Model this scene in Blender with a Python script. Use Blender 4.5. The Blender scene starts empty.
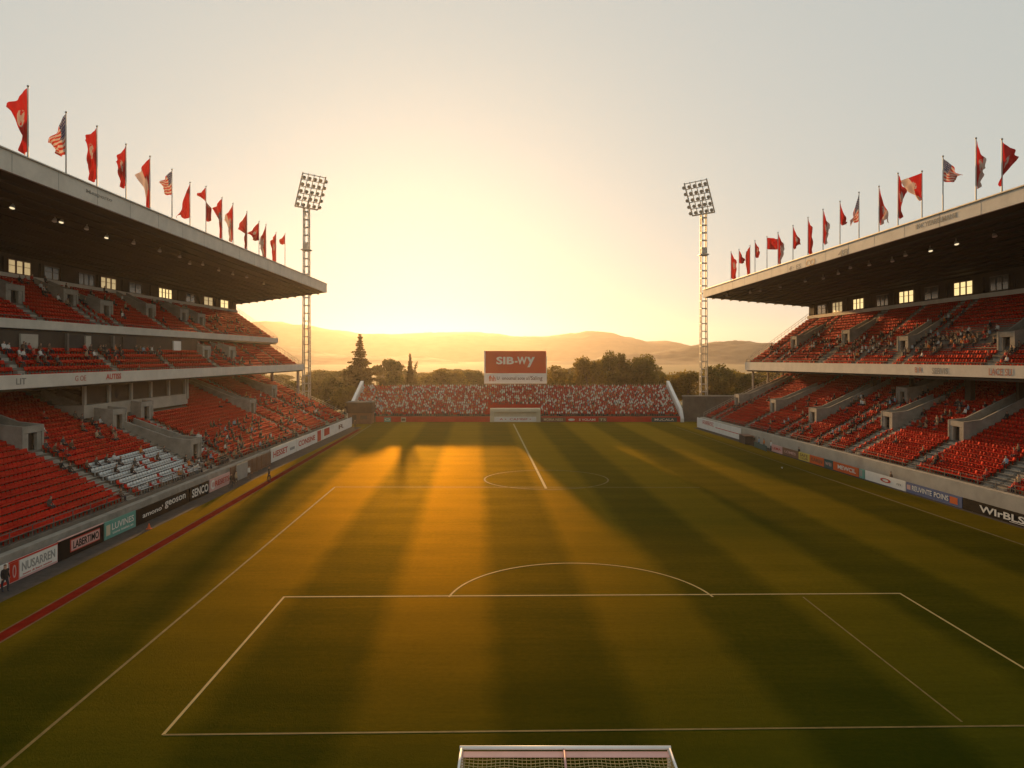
import bpy, math, random
import numpy as np
from mathutils import Vector, Matrix, noise as mnoise

random.seed(7)
RNG = np.random.default_rng(11)
SC = bpy.context.scene
COL = SC.collection
R = math.radians

# ------------------------------------------------------------------ camera, sky, sun, exposure
FX, CAMH, VX, VY = 692.0, 15.8, 515.0, 356.0
cd = bpy.data.cameras.new("camera")
cam = bpy.data.objects.new("camera", cd)
COL.objects.link(cam)
cam.location = (0, 0, CAMH)
cam.rotation_euler = (R(90), 0, 0)
cd.sensor_width = 36
cd.lens = 36 * FX / 1024
cd.shift_x = -(VX - 512) / 1024
cd.shift_y = -(384 - VY) / 1024
cd.clip_start = 0.5
cd.clip_end = 6000
SC.camera = cam

SUN_AZ, SUN_EL = -8.0, 7.8          # degrees: azimuth from +Y (negative = left), elevation
wd = bpy.data.worlds.new("World")
SC.world = wd
wd.use_nodes = True
nt = wd.node_tree
nt.nodes.clear()
wout = nt.nodes.new("ShaderNodeOutputWorld")
wbg = nt.nodes.new("ShaderNodeBackground")
sky = nt.nodes.new("ShaderNodeTexSky")
sky.sky_type = 'NISHITA'
sky.sun_disc = False
sky.sun_elevation = R(SUN_EL)
sky.sun_rotation = R(SUN_AZ)
sky.altitude = 100
sky.air_density = 1.0
sky.dust_density = 2.0
sky.ozone_density = 0.6
whs = nt.nodes.new("ShaderNodeHueSaturation")
whs.inputs["Saturation"].default_value = 1.1
wgm = nt.nodes.new("ShaderNodeGamma")
wgm.inputs["Gamma"].default_value = 0.11
wmul = nt.nodes.new("ShaderNodeMix")
wmul.data_type = 'RGBA'
wmul.blend_type = 'MULTIPLY'
wmul.inputs[0].default_value = 1.0
wmul.inputs[7].default_value = (0.975, 1.0, 0.93, 1)
nt.links.new(sky.outputs[0], whs.inputs["Color"])
nt.links.new(whs.outputs[0], wgm.inputs["Color"])
nt.links.new(wgm.outputs[0], wmul.inputs[6])
nt.links.new(wmul.outputs[2], wbg.inputs[0])
wbg.inputs[1].default_value = 0.15
nt.links.new(wbg.outputs[0], wout.inputs[0])

sl = bpy.data.lights.new("sun", 'SUN')
sl.energy = 2.1
sl.angle = R(1.0)
sl.color = (1.0, 0.55, 0.20)
so = bpy.data.objects.new("sun", sl)
COL.objects.link(so)
a, e = R(SUN_AZ), R(SUN_EL)
SUNDIR = Vector((math.sin(a) * math.cos(e), math.cos(a) * math.cos(e), math.sin(e)))
so.rotation_euler = SUNDIR.to_track_quat('Z', 'Y').to_euler()
so.location = SUNDIR * 900

SC.view_settings.view_transform = 'Standard'
SC.view_settings.look = 'None'
SC.view_settings.exposure = 1.75
SC.view_settings.gamma = 1.0
cy = SC.cycles
cy.use_denoising = True
cy.max_bounces = 6
cy.diffuse_bounces = 3
cy.glossy_bounces = 2
cy.transmission_bounces = 3
cy.transparent_max_bounces = 8
cy.volume_bounces = 0
cy.sample_clamp_indirect = 4.0
HAZE_DENSITY, HAZE_G = 0.00010, 0.70

# ------------------------------------------------------------------ helpers
def at(px, py, Z):
    return Vector(((px - VX) / FX * Z, Z, CAMH + (VY - py) / FX * Z))

def gnd(px, py, z=0.0):
    Z = FX * (CAMH - z) / (py - VY)
    return Vector(((px - VX) / FX * Z, Z, z))

def lin(y, a):                                   # a = (y0, v0, y1, v1)
    return a[1] + (a[3] - a[1]) * (y - a[0]) / (a[2] - a[0])

def lerp(a, b, t):
    return a + (b - a) * t

MATS = {}
def mat(name, col, rough=0.8, var=0.25, scale=0.6, bump=0.0, bscale=8.0, metal=0.0, spec=0.3, detail=4, col2=None, emit=None, estr=0.0, trans=0.0, sheen=0.0):
    if name in MATS:
        return MATS[name]
    m = bpy.data.materials.new(name)
    m.use_nodes = True
    n, l = m.node_tree.nodes, m.node_tree.links
    p = n["Principled BSDF"]
    tc = n.new("ShaderNodeTexCoord")
    geo = n.new("ShaderNodeNewGeometry")
    nz = n.new("ShaderNodeTexNoise")
    nz.inputs["Scale"].default_value = scale
    nz.inputs["Detail"].default_value = detail
    nz.inputs["Roughness"].default_value = 0.65
    l.new(geo.outputs["Position"], nz.inputs["Vector"])
    rp = n.new("ShaderNodeMapRange")
    rp.inputs[1].default_value = 0.3
    rp.inputs[2].default_value = 0.7
    l.new(nz.outputs[0], rp.inputs[0])
    mx = n.new("ShaderNodeMix")
    mx.data_type = 'RGBA'
    c2 = col2 or tuple(min(1, c * (1 + var)) for c in col)
    c1 = col if col2 else tuple(c * (1 - var) for c in col)
    mx.inputs[6].default_value = (*c1, 1)
    mx.inputs[7].default_value = (*c2, 1)
    l.new(rp.outputs[0], mx.inputs[0])
    l.new(mx.outputs[2], p.inputs["Base Color"])
    p.inputs["Roughness"].default_value = rough
    p.inputs["Metallic"].default_value = metal
    p.inputs["Specular IOR Level"].default_value = spec
    if bump:
        bz = n.new("ShaderNodeTexNoise")
        bz.inputs["Scale"].default_value = bscale
        bz.inputs["Detail"].default_value = 5
        l.new(geo.outputs["Position"], bz.inputs["Vector"])
        bp = n.new("ShaderNodeBump")
        bp.inputs["Strength"].default_value = bump
        bp.inputs["Distance"].default_value = 0.1
        l.new(bz.outputs[0], bp.inputs["Height"])
        l.new(bp.outputs[0], p.inputs["Normal"])
    if emit:
        p.inputs["Emission Color"].default_value = (*emit, 1)
        p.inputs["Emission Strength"].default_value = estr
    if sheen:
        p.inputs["Sheen Weight"].default_value = sheen
    if trans:
        tr = n.new("ShaderNodeBsdfTranslucent")
        l.new(mx.outputs[2], tr.inputs[0])
        ms = n.new("ShaderNodeMixShader")
        ms.inputs[0].default_value = trans
        l.new(p.outputs[0], ms.inputs[1])
        l.new(tr.outputs[0], ms.inputs[2])
        l.new(ms.outputs[0], n["Material Output"].inputs[0])
    MATS[name] = m
    return m

class MB:
    """collects shapes for one mesh; faces may carry a material index"""
    def __init__(s):
        s.v, s.f, s.mi = [], [], []
    def add(s, vs, fs, mi=0):
        o = len(s.v)
        s.v += [tuple(v) for v in vs]
        s.f += [tuple(i + o for i in f) for f in fs]
        s.mi += [mi] * len(fs)
        return s
    def hexa(s, p, mi=0):                          # 8 points: bottom ring 0-3, top ring 4-7
        return s.add(p, [(3, 2, 1, 0), (4, 5, 6, 7), (0, 1, 5, 4), (1, 2, 6, 5), (2, 3, 7, 6), (3, 0, 4, 7)], mi)
    def box(s, c, d, mi=0):
        x, y, z = c
        a, b, h = d[0] / 2, d[1] / 2, d[2] / 2
        return s.hexa([(x-a, y-b, z-h), (x+a, y-b, z-h), (x+a, y+b, z-h), (x-a, y+b, z-h),
                       (x-a, y-b, z+h), (x+a, y-b, z+h), (x+a, y+b, z+h), (x-a, y+b, z+h)], mi)
    def bar(s, p, q, w, h=None, mi=0, up=(0, 0, 1)):   # rectangular bar from p to q
        h = h or w
        p, q = Vector(p), Vector(q)
        d = (q - p).normalized()
        u = Vector(up)
        if abs(d.dot(u)) > 0.98:
            u = Vector((0, 1, 0))
        r = d.cross(u).normalized()
        u = r.cross(d)
        r, u = r * w / 2, u * h / 2
        return s.hexa([p - r - u, p + r - u, q + r - u, q - r - u, p - r + u, p + r + u, q + r + u, q - r + u], mi)
    def tube(s, p, q, r0, r1=None, n=8, mi=0, cap=True):
        r1 = r0 if r1 is None else r1
        p, q = Vector(p), Vector(q)
        d = (q - p).normalized()
        u = Vector((0, 0, 1)) if abs(d.z) < 0.95 else Vector((1, 0, 0))
        a = d.cross(u).normalized()
        b = d.cross(a)
        vs = []
        for c, r in ((p, r0), (q, r1)):
            for k in range(n):
                t = 2 * math.pi * k / n
                vs.append(c + a * (r * math.cos(t)) + b * (r * math.sin(t)))
        fs = [(k, (k + 1) % n, n + (k + 1) % n, n + k) for k in range(n)]
        if cap:
            fs += [tuple(range(n))[::-1], tuple(range(n, 2 * n))]
        return s.add(vs, fs, mi)
    def sheet(s, pts, mi=0):
        return s.add(pts, [tuple(range(len(pts)))], mi)

WORLD = {}                                         # world position of every object that may be a parent
def link_mesh(name, me, mats, parent, origin):
    o = bpy.data.objects.new(name, me)
    COL.objects.link(o)
    for m in (mats if isinstance(mats, (list, tuple)) else [mats]):
        me.materials.append(m)
    if parent is not None:
        o.parent = parent
        o.location = Vector(origin) - WORLD[parent.name]
    else:
        o.location = origin
    WORLD[o.name] = Vector(origin)
    return o

def obj(name, mb, mats, parent=None, smooth=False, origin=None, bevel=0.0):
    me = bpy.data.meshes.new(name)
    V = np.array(mb.v, dtype=float)
    if origin is None:
        lo, hi = V.min(0), V.max(0)
        origin = ((lo[0] + hi[0]) / 2, (lo[1] + hi[1]) / 2, lo[2])
    V = V - np.array(origin)
    me.from_pydata(V.tolist(), [], mb.f)
    me.polygons.foreach_set("material_index", mb.mi)
    if smooth:
        me.polygons.foreach_set("use_smooth", [True] * len(me.polygons))
    me.update()
    o = link_mesh(name, me, mats, parent, origin)
    if bevel:
        b = o.modifiers.new("bevel", 'BEVEL')
        b.width = bevel
        b.segments = 2
        b.limit_method = 'ANGLE'
    return o

def np_mesh(name, V, F, mi=None):                  # V (n,3), F (m,4) arrays
    me = bpy.data.meshes.new(name)
    me.vertices.add(len(V))
    me.vertices.foreach_set("co", V.astype(np.float32).ravel())
    me.loops.add(F.size)
    me.loops.foreach_set("vertex_index", F.astype(np.int32).ravel())
    me.polygons.add(len(F))
    me.polygons.foreach_set("loop_start", np.arange(0, F.size, F.shape[1], dtype=np.int32))
    if mi is not None:
        me.polygons.foreach_set("material_index", mi.astype(np.int32))
    me.update(calc_edges=True)
    return me

def tag(o, label=None, cat=None, group=None, kind=None):
    if label: o["label"] = label
    if cat: o["category"] = cat
    if group: o["group"] = group
    if kind: o["kind"] = kind
    return o

def empty(name, loc, label=None, cat=None, group=None):
    o = bpy.data.objects.new(name, None)
    o.empty_display_size = 0.5
    COL.objects.link(o)
    o.location = loc
    WORLD[o.name] = Vector(loc)
    return tag(o, label, cat, group)

def copy_tree(o, parent=None):
    c = o.copy()
    COL.objects.link(c)
    if parent is not None:
        c.parent = parent
    for ch in list(o.children):
        copy_tree(ch, c)
    return c

def text_mb(body, width, height, origin, ex, ey, depth=0.012, bold=0.0, mi=0):
    """lettering fitted to width x height, centred on origin, ex = reading direction, ey = up"""
    cu = bpy.data.curves.new("lettering", 'FONT')
    cu.body = body
    cu.size = 1
    cu.extrude = 0.02
    cu.offset = bold
    cu.resolution_u = 3
    t = bpy.data.objects.new("lettering_tmp", cu)
    COL.objects.link(t)
    bpy.context.view_layer.update()
    dg = bpy.context.evaluated_depsgraph_get()
    me = bpy.data.meshes.new_from_object(t.evaluated_get(dg))
    V = np.array([v.co[:] for v in me.vertices])
    F = [tuple(p.vertices) for p in me.polygons]
    bpy.data.objects.remove(t)
    bpy.data.curves.remove(cu)
    bpy.data.meshes.remove(me)
    lo, hi = V.min(0), V.max(0)
    V = (V - (lo + hi) / 2) / np.maximum(hi - lo, 1e-6)
    ex, ey = Vector(ex).normalized(), Vector(ey).normalized()
    n = ex.cross(ey)
    mb = MB()
    o = Vector(origin)
    mb.add([o + ex * (v[0] * width) + ey * (v[1] * height) + n * ((v[2] + 0.5) * depth) for v in V], F, mi)
    return mb

def join_mb(*ms):
    r = MB()
    for m in ms:
        o = len(r.v)
        r.v += m.v
        r.f += [tuple(i + o for i in f) for f in m.f]
        r.mi += m.mi
    return r

# ------------------------------------------------------------------ materials
M_CONC = mat("concrete", (0.14, 0.122, 0.10), 0.9, 0.28, 0.5, 0.15, 5)
M_CONC_PALE = mat("pale_concrete", (0.40, 0.355, 0.29), 0.85, 0.16, 0.4, 0.08, 5)
M_STEP = mat("step_concrete", (0.29, 0.262, 0.22), 0.9, 0.25, 0.8)
M_FASCIA = mat("fascia_paint", (0.58, 0.52, 0.44), 0.7, 0.11, 0.5)
M_WHITE = mat("white_paint", (0.74, 0.70, 0.64), 0.6, 0.08, 0.7)
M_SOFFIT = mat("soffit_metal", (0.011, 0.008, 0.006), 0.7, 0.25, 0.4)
M_ROOFTOP = mat("roof_sheet", (0.34, 0.31, 0.28), 0.6, 0.15, 0.3)
M_STEEL = mat("galvanised_steel", (0.40, 0.37, 0.32), 0.55, 0.2, 1.5, metal=0.5)
M_RAIL = mat("painted_rail", (0.13, 0.11, 0.095), 0.7, 0.2, 1.5)
M_DARK = mat("dark_metal", (0.04, 0.037, 0.035), 0.7, 0.2, 1.0)
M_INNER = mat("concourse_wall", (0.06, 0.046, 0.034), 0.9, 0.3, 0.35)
M_OPENING_SHADE = mat("opening_shade", (0.035, 0.032, 0.03), 0.8, 0.3, 1.0)  # near-black colour stands in for the shade inside openings
M_GLASS = mat("window_glass", (0.05, 0.05, 0.045), 0.12, 0.2, 0.5, spec=0.6)
M_LITGLASS = mat("lit_window", (0.5, 0.42, 0.25), 0.3, 0.1, 1.0, emit=(1.0, 0.74, 0.32), estr=0.34)
M_DIMGLASS = mat("dim_window", (0.3, 0.25, 0.15), 0.3, 0.1, 1.0, emit=(1.0, 0.72, 0.34), estr=0.13)
M_LAMP = mat("lit_lamp", (0.8, 0.7, 0.5), 0.3, 0.05, 1.0, emit=(1.0, 0.82, 0.5), estr=0.3)
M_RED_SEAT = mat("red_seat", (0.42, 0.020, 0.010), 0.8, 0.3, 0.45, spec=0.05, detail=8)
M_WHITE_SEAT = mat("white_seat", (0.52, 0.53, 0.52), 0.45, 0.12, 0.5)
M_RED = mat("red_paint", (0.50, 0.028, 0.014), 0.5, 0.15, 0.6)
M_ORANGE = mat("orange_paint", (0.62, 0.10, 0.02), 0.5, 0.12, 0.6)
M_SIGNRED = mat("sign_red", (0.50, 0.032, 0.008), 0.5, 0.06, 0.3)
M_PINK = mat("pink_board", (0.62, 0.36, 0.33), 0.5, 0.08, 0.8)
M_BLACK = mat("black_board", (0.007, 0.0065, 0.0065), 0.7, 0.2, 0.8, spec=0.1)
M_GREEN = mat("green_board", (0.12, 0.33, 0.27), 0.5, 0.12, 0.8)
M_BLUE = mat("blue_board", (0.07, 0.11, 0.23), 0.5, 0.12, 0.8)
M_YELLOW = mat("yellow_board", (0.62, 0.47, 0.09), 0.5, 0.1, 0.8)
M_BROWN = mat("brown_board", (0.20, 0.10, 0.06), 0.6, 0.2, 0.8)
M_CREAM = mat("cream_paint", (0.60, 0.52, 0.36), 0.6, 0.1, 0.6)
M_TEAL = mat("teal_board", (0.03, 0.09, 0.09), 0.5, 0.15, 0.8)
M_GREY = mat("grey_print", (0.30, 0.29, 0.27), 0.6, 0.1, 0.8)
M_FADED = mat("faded_red", (.45, .16, .12), .7, .15, .8)
M_FADEDG = mat("faded_grey", (.26, .24, .21), .7, .15, .8)
M_SKIN = mat("skin", (0.42, 0.24, 0.16), 0.6, 0.08, 3)
M_HAIR = mat("hair", (0.03, 0.02, 0.015), 0.6, 0.2, 5)
M_BARK = mat("bark", (0.10, 0.07, 0.045), 0.95, 0.3, 2.0, 0.4, 6)
M_LEAF = mat("leaf", (0.125, 0.105, 0.018), 0.6, 0.5, 0.35, trans=0.6)
M_LEAF_WARM = mat("leaf_warm", (0.20, 0.14, 0.018), 0.6, 0.45, 0.35, trans=0.6)
M_NEEDLE = mat("needle", (0.12, 0.085, 0.016), 0.7, 0.4, 0.4, trans=0.5)

def grass_mat():
    m = bpy.data.materials.new("pitch_grass")
    m.use_nodes = True
    n, l = m.node_tree.nodes, m.node_tree.links
    p = n["Principled BSDF"]
    geo = n.new("ShaderNodeNewGeometry")
    sx = n.new("ShaderNodeSeparateXYZ")
    l.new(geo.outputs["Position"], sx.inputs[0])
    def math_(op, a, b=None, c=None):
        q = n.new("ShaderNodeMath")
        q.operation = op
        for i, v in enumerate((a, b, c)):
            if v is None: continue
            if isinstance(v, (int, float)): q.inputs[i].default_value = v
            else: l.new(v, q.inputs[i])
        return q.outputs[0]
    # mowing stripes, about 6.4 m wide, running slightly left of straight ahead
    wob = n.new("ShaderNodeTexNoise")
    wob.inputs["Scale"].default_value = 0.5
    l.new(geo.outputs["Position"], wob.inputs["Vector"])
    u = math_('ADD', sx.outputs[0], math_('MULTIPLY', sx.outputs[1], 0.055))
    u = math_('ADD', u, math_('MULTIPLY', wob.outputs[0], 0.8))
    s = math_('SINE', math_('MULTIPLY', math_('ADD', u, 2.0 + 3.2), math.pi / 6.4))
    s = math_('MULTIPLY', s, 3.0)
    st = n.new("ShaderNodeClamp")
    l.new(math_('ADD', math_('MULTIPLY', s, 0.5), 0.5), st.inputs[0])
    # fainter cross cut bands
    cb = math_('SINE', math_('MULTIPLY', sx.outputs[1], math.pi / 2.4))
    n1 = n.new("ShaderNodeTexNoise")
    n1.inputs["Scale"].default_value = 0.13
    n1.inputs["Detail"].default_value = 6
    n1.inputs["Roughness"].default_value = 0.7
    l.new(geo.outputs["Position"], n1.inputs["Vector"])
    n2 = n.new("ShaderNodeTexNoise")
    n2.inputs["Scale"].default_value = 5.0
    n2.inputs["Detail"].default_value = 4
    n2.inputs["Roughness"].default_value = 0.75
    mp = n.new("ShaderNodeMapping")
    mp.inputs["Scale"].default_value = (0.6, 1.0, 1.0)
    l.new(geo.outputs["Position"], mp.inputs[0])
    l.new(mp.outputs[0], n2.inputs["Vector"])
    f = math_('ADD', math_('MULTIPLY', st.outputs[0], 0.62), math_('MULTIPLY', math_('SUBTRACT', n1.outputs[0], 0.5), 0.55))
    f = math_('ADD', f, math_('MULTIPLY', math_('SUBTRACT', n2.outputs[0], 0.5), 1.0))
    n3 = n.new("ShaderNodeTexNoise")
    n3.inputs["Scale"].default_value = 1.0
    n3.inputs["Detail"].default_value = 5
    n3.inputs["Roughness"].default_value = 0.7
    mp3 = n.new("ShaderNodeMapping")
    mp3.inputs["Scale"].default_value = (0.22, 2.6, 1.0)
    l.new(geo.outputs["Position"], mp3.inputs[0])
    l.new(mp3.outputs[0], n3.inputs["Vector"])
    f = math_('ADD', f, math_('MULTIPLY', math_('SUBTRACT', n3.outputs[0], 0.5), 0.75))
    f = math_('ADD', f, math_('MULTIPLY', cb, 0.06))
    f = math_('ADD', f, 0.16)
    cl = n.new("ShaderNodeClamp")
    l.new(f, cl.inputs[0])
    mx = n.new("ShaderNodeMix")
    mx.data_type = 'RGBA'
    mx.inputs[6].default_value = (0.0045, 0.018, 0.0015, 1)
    mx.inputs[7].default_value = (0.012, 0.037, 0.003, 1)
    l.new(cl.outputs[0], mx.inputs[0])
    l.new(mx.outputs[2], p.inputs["Base Color"])
    p.inputs["Roughness"].default_value = 0.9
    p.inputs["Specular IOR Level"].default_value = 0.0
    b1 = n.new("ShaderNodeTexNoise")
    b1.inputs["Scale"].default_value = 9.0
    b1.inputs["Detail"].default_value = 5
    b1.inputs["Roughness"].default_value = 0.8
    l.new(geo.outputs["Position"], b1.inputs["Vector"])
    bp = n.new("ShaderNodeBump")
    bp.inputs["Strength"].default_value = 0.7
    bp.inputs["Distance"].default_value = 0.08
    l.new(b1.outputs[0], bp.inputs["Height"])
    l.new(bp.outputs[0], p.inputs["Normal"])
    # blades shine at grazing angles, more along the light mowing stripes
    gl = n.new("ShaderNodeBsdfGlossy")
    gl.inputs["Roughness"].default_value = GRASS_ROUGH
    gmx = n.new("ShaderNodeMix")
    gmx.data_type = 'RGBA'
    gmx.inputs[6].default_value = (0.40, 0.27, 0.02, 1)
    gmx.inputs[7].default_value = (1.0, 0.55, 0.03, 1)
    l.new(cl.outputs[0], gmx.inputs[0])
    l.new(gmx.outputs[2], gl.inputs["Color"])
    l.new(bp.outputs[0], gl.inputs["Normal"])
    lw = n.new("ShaderNodeLayerWeight")
    lw.inputs[0].default_value = 0.5
    k = math_('MULTIPLY', math_('POWER', lw.outputs["Facing"], 4.6), GRASS_SHINE)
    ms = n.new("ShaderNodeMixShader")
    l.new(k, ms.inputs[0])
    l.new(p.outputs[0], ms.inputs[1])
    l.new(gl.outputs[0], ms.inputs[2])
    l.new(ms.outputs[0], n["Material Output"].inputs[0])
    return m
GRASS_ROUGH, GRASS_SHINE = 0.60, 0.34
M_GRASS = grass_mat()
M_LINE = mat("line_paint", (0.36, 0.27, 0.10), 0.8, 0.0, 1.6, col2=(0.23, 0.19, 0.08), detail=6, spec=0.24)
M_FAINT = mat("worn_line_paint", (0.15, 0.115, 0.035), 0.8, 0.0, 1.6, col2=(0.07, 0.06, 0.018), detail=6, spec=0.16)
M_TRACK = mat("red_track", (0.13, 0.012, 0.007), 0.95, 0.25, 1.2, spec=0.0)
M_TRACK_EDGE = mat("track_edge", (0.13, 0.085, 0.05), 0.95, 0.2, 1.2, spec=0.0)
M_PATH = mat("perimeter_asphalt", (0.065, 0.058, 0.052), 0.95, 0.25, 1.2, 0.2, 12, spec=0.05)
M_EARTH = mat("dry_ground", (0.085, 0.075, 0.03), 0.95, 0.4, 0.05)
M_HILL = mat("wooded_hill", (0.045, 0.038, 0.022), 0.95, 0.55, 0.03, detail=10)

# ------------------------------------------------------------------ ground, hills
g = MB()
g.sheet([(-5600, -300, -0.02), (5600, -300, -0.02), (5600, 3700, -0.02), (-5600, 3700, -0.02)])
tag(obj("ground", g, M_EARTH), kind="structure")
g = MB()
g.sheet([(-60, -12, 0.0), (60, -12, 0.0), (60, 166, 0.0), (-60, 166, 0.0)])
tag(obj("pitch", g, M_GRASS), kind="structure")

# wooded ridges beyond the ground
SKY = [(-900, 322), (-400, 318), (-100, 330), (120, 340), (225, 338), (250, 327), (266, 321), (276, 321), (300, 326), (335, 331), (380, 333),
       (430, 333), (470, 332), (495, 334), (515, 337), (545, 338), (572, 336), (588, 333), (604, 332), (622, 336),
       (640, 341), (656, 341), (680, 346), (706, 350), (730, 349), (752, 350), (780, 352), (850, 350), (1000, 340), (1300, 330), (1900, 322)]
def skyline(px):
    for (x0, y0), (x1, y1) in zip(SKY, SKY[1:]):
        if x0 <= px <= x1:
            t = (px - x0) / (x1 - x0)
            t = t * t * (3 - 2 * t)
            return y0 + (y1 - y0) * t
    return 322
def ridge(D, depth, lift, rough, seed, px0=-900, px1=1900, name="hills"):
    nx, ny = 1100, 56
    V, F = [], []
    for j in range(ny + 1):
        s = j / ny * 2 - 1
        for i in range(nx + 1):
            px = px0 + (px1 - px0) * i / nx
            y = D + s * depth
            X = (px - VX) / FX * D
            top = lift(px)
            hum = (1 - s * s) ** 1.1
            q = mnoise.fractal(Vector((X * 0.003, y * 0.003, seed)), 0.9, 2.0, 6)
            q2 = mnoise.noise(Vector((X * 0.06, y * 0.06, seed)))
            z = top * hum + (q * rough + q2 * rough * 0.20) * (hum ** 0.5)
            V.append((X, y, z - 0.6))
    for j in range(ny):
        for i in range(nx):
            k = j * (nx + 1) + i
            F.append((k, k + 1, k + nx + 2, k + nx + 1))
    me = np_mesh(name, np.array(V), np.array(F))
    me.polygons.foreach_set("use_smooth", [True] * len(me.polygons))
    return tag(link_mesh(name, me, M_HILL, None, (0, 0, 0)), kind="structure")
ridge(2700, 650, lambda px: CAMH + (VY - skyline(px)) / FX * 2700, 11.0, 3.1)
ridge(1650, 380, lambda px: CAMH + (VY - (358 + 7 * math.sin(px * 0.013 + 1.0) + 3 * math.sin(px * 0.041))) / FX * 1650 + (12 if px > 600 else 0), 14.0, 8.4)

# ------------------------------------------------------------------ painted lines, track, path
LZ = 0.008
def strip(mb, p, q, w, z=LZ, n=1):
    p, q = Vector(p), Vector(q)
    d = (q - p); d.z = 0
    r = Vector((d.y, -d.x, 0)).normalized() * w / 2
    p.z = q.z = z
    mb.sheet([p - r, p + r, q + r, q - r])
lines, faint = MB(), MB()
PB = [gnd(163, 735), gnd(284, 597), gnd(900, 593.5), gnd(1045, 681)]
strip(lines, PB[0], PB[1], 0.14)
strip(lines, PB[1] + Vector((-.07, 0, 0)), PB[2] + Vector((.07, 0, 0)), 0.16, LZ + .003)
strip(lines, PB[2], PB[3], 0.14)
strip(faint, gnd(163, 735), gnd(1200, 724), 0.12, LZ + .003)
strip(faint, gnd(-60, 820), gnd(335, 487), 0.16, LZ)
strip(faint, gnd(335, 487), gnd(700, 487.5), 0.2, LZ + .003)
strip(lines, gnd(513.5, 424), gnd(546, 488.5), 0.3, LZ)
strip(faint, gnd(803, 597), gnd(962, 722), 0.10, LZ)
strip(faint, gnd(676, 427), gnd(1100, 571), 0.22, LZ)
strip(faint, gnd(349, 439), gnd(371, 425), 0.3, LZ)
def arc(mb, c, rx, ry, a0, a1, w, n=64, z=LZ + .006):
    P = [Vector((c[0] + rx * math.cos(lerp(a0, a1, k / n)), c[1] + ry * math.sin(lerp(a0, a1, k / n)), z)) for k in range(n + 1)]
    for k in range(n):
        n0 = Vector((math.cos(lerp(a0, a1, k / n)), math.sin(lerp(a0, a1, k / n)), 0)) * w / 2
        n1 = Vector((math.cos(lerp(a0, a1, (k + 1) / n)), math.sin(lerp(a0, a1, (k + 1) / n)), 0)) * w / 2
        mb.sheet([P[k] - n0, P[k] + n0, P[k + 1] + n1, P[k + 1] - n1])
zf = gnd(580, 597).y
pa, pb_ = gnd(449, 597.5), gnd(712, 596)
half = (pb_.x - pa.x) / 2
rad = 8.75
ca = math.acos(half / rad)
arc(lines, ((pa.x + pb_.x) / 2, zf - rad * math.sin(ca)), rad, rad, ca, math.pi - ca, 0.14)
arc(faint, (4.0, 88.8), 7.9, 6.9, 0, 2 * math.pi, 0.2, 96)
# painted lines are part of the setting: one object for crisp, one for worn paint
tag(obj("pitch_markings", lines, M_LINE), kind="structure")
tag(obj("pitch_markings", faint, M_FAINT), kind="structure")

tr0, tr1 = (25, 28.0), (149, 33.6)
def trackx(y):
    return -lin(y, (44.8, 29.15, 148, 33.5))
tm, te = MB(), MB()
ys = [18 + (149 - 18) * k / 12 for k in range(13)]
for ya, yb in zip(ys, ys[1:]):
    strip(tm, (trackx(ya), ya, 0), (trackx(yb), yb, 0), .85, 0.006)
    for sgn in (-1, 1):
        strip(te, (trackx(ya) + sgn * .48, ya, 0), (trackx(yb) + sgn * .48, yb, 0), 0.15, 0.006)
tag(obj("running_track", tm, M_TRACK), kind="structure")
tag(obj("track_edging", te, M_TRACK_EDGE), kind="structure")

LF = (46.7, -35.6, 154, -36.6)           # front wall line of the left stand
RF = (64, 48.0, 152, 40.7)               # front wall line of the right stand
Y0, Y1 = 16.0, 154.0
def path(line, inner, sgn, a, b, name):
    mb = MB()
    p = [(lin(a, line), a), (lin(a, line) - sgn * inner, a), (lin(b, line) - sgn * inner, b), (lin(b, line), b)]
    if sgn > 0:
        p = p[::-1]
    mb.hexa([(x, y, -0.015) for x, y in p] + [(x, y, 0.012) for x, y in p])
    return tag(obj(name, mb, M_PATH), kind="structure")
path(LF, 2.6, -1, Y0, Y1, "perimeter_path")
path(RF, 1.6, 1, Y0, 152, "perimeter_path")

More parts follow.
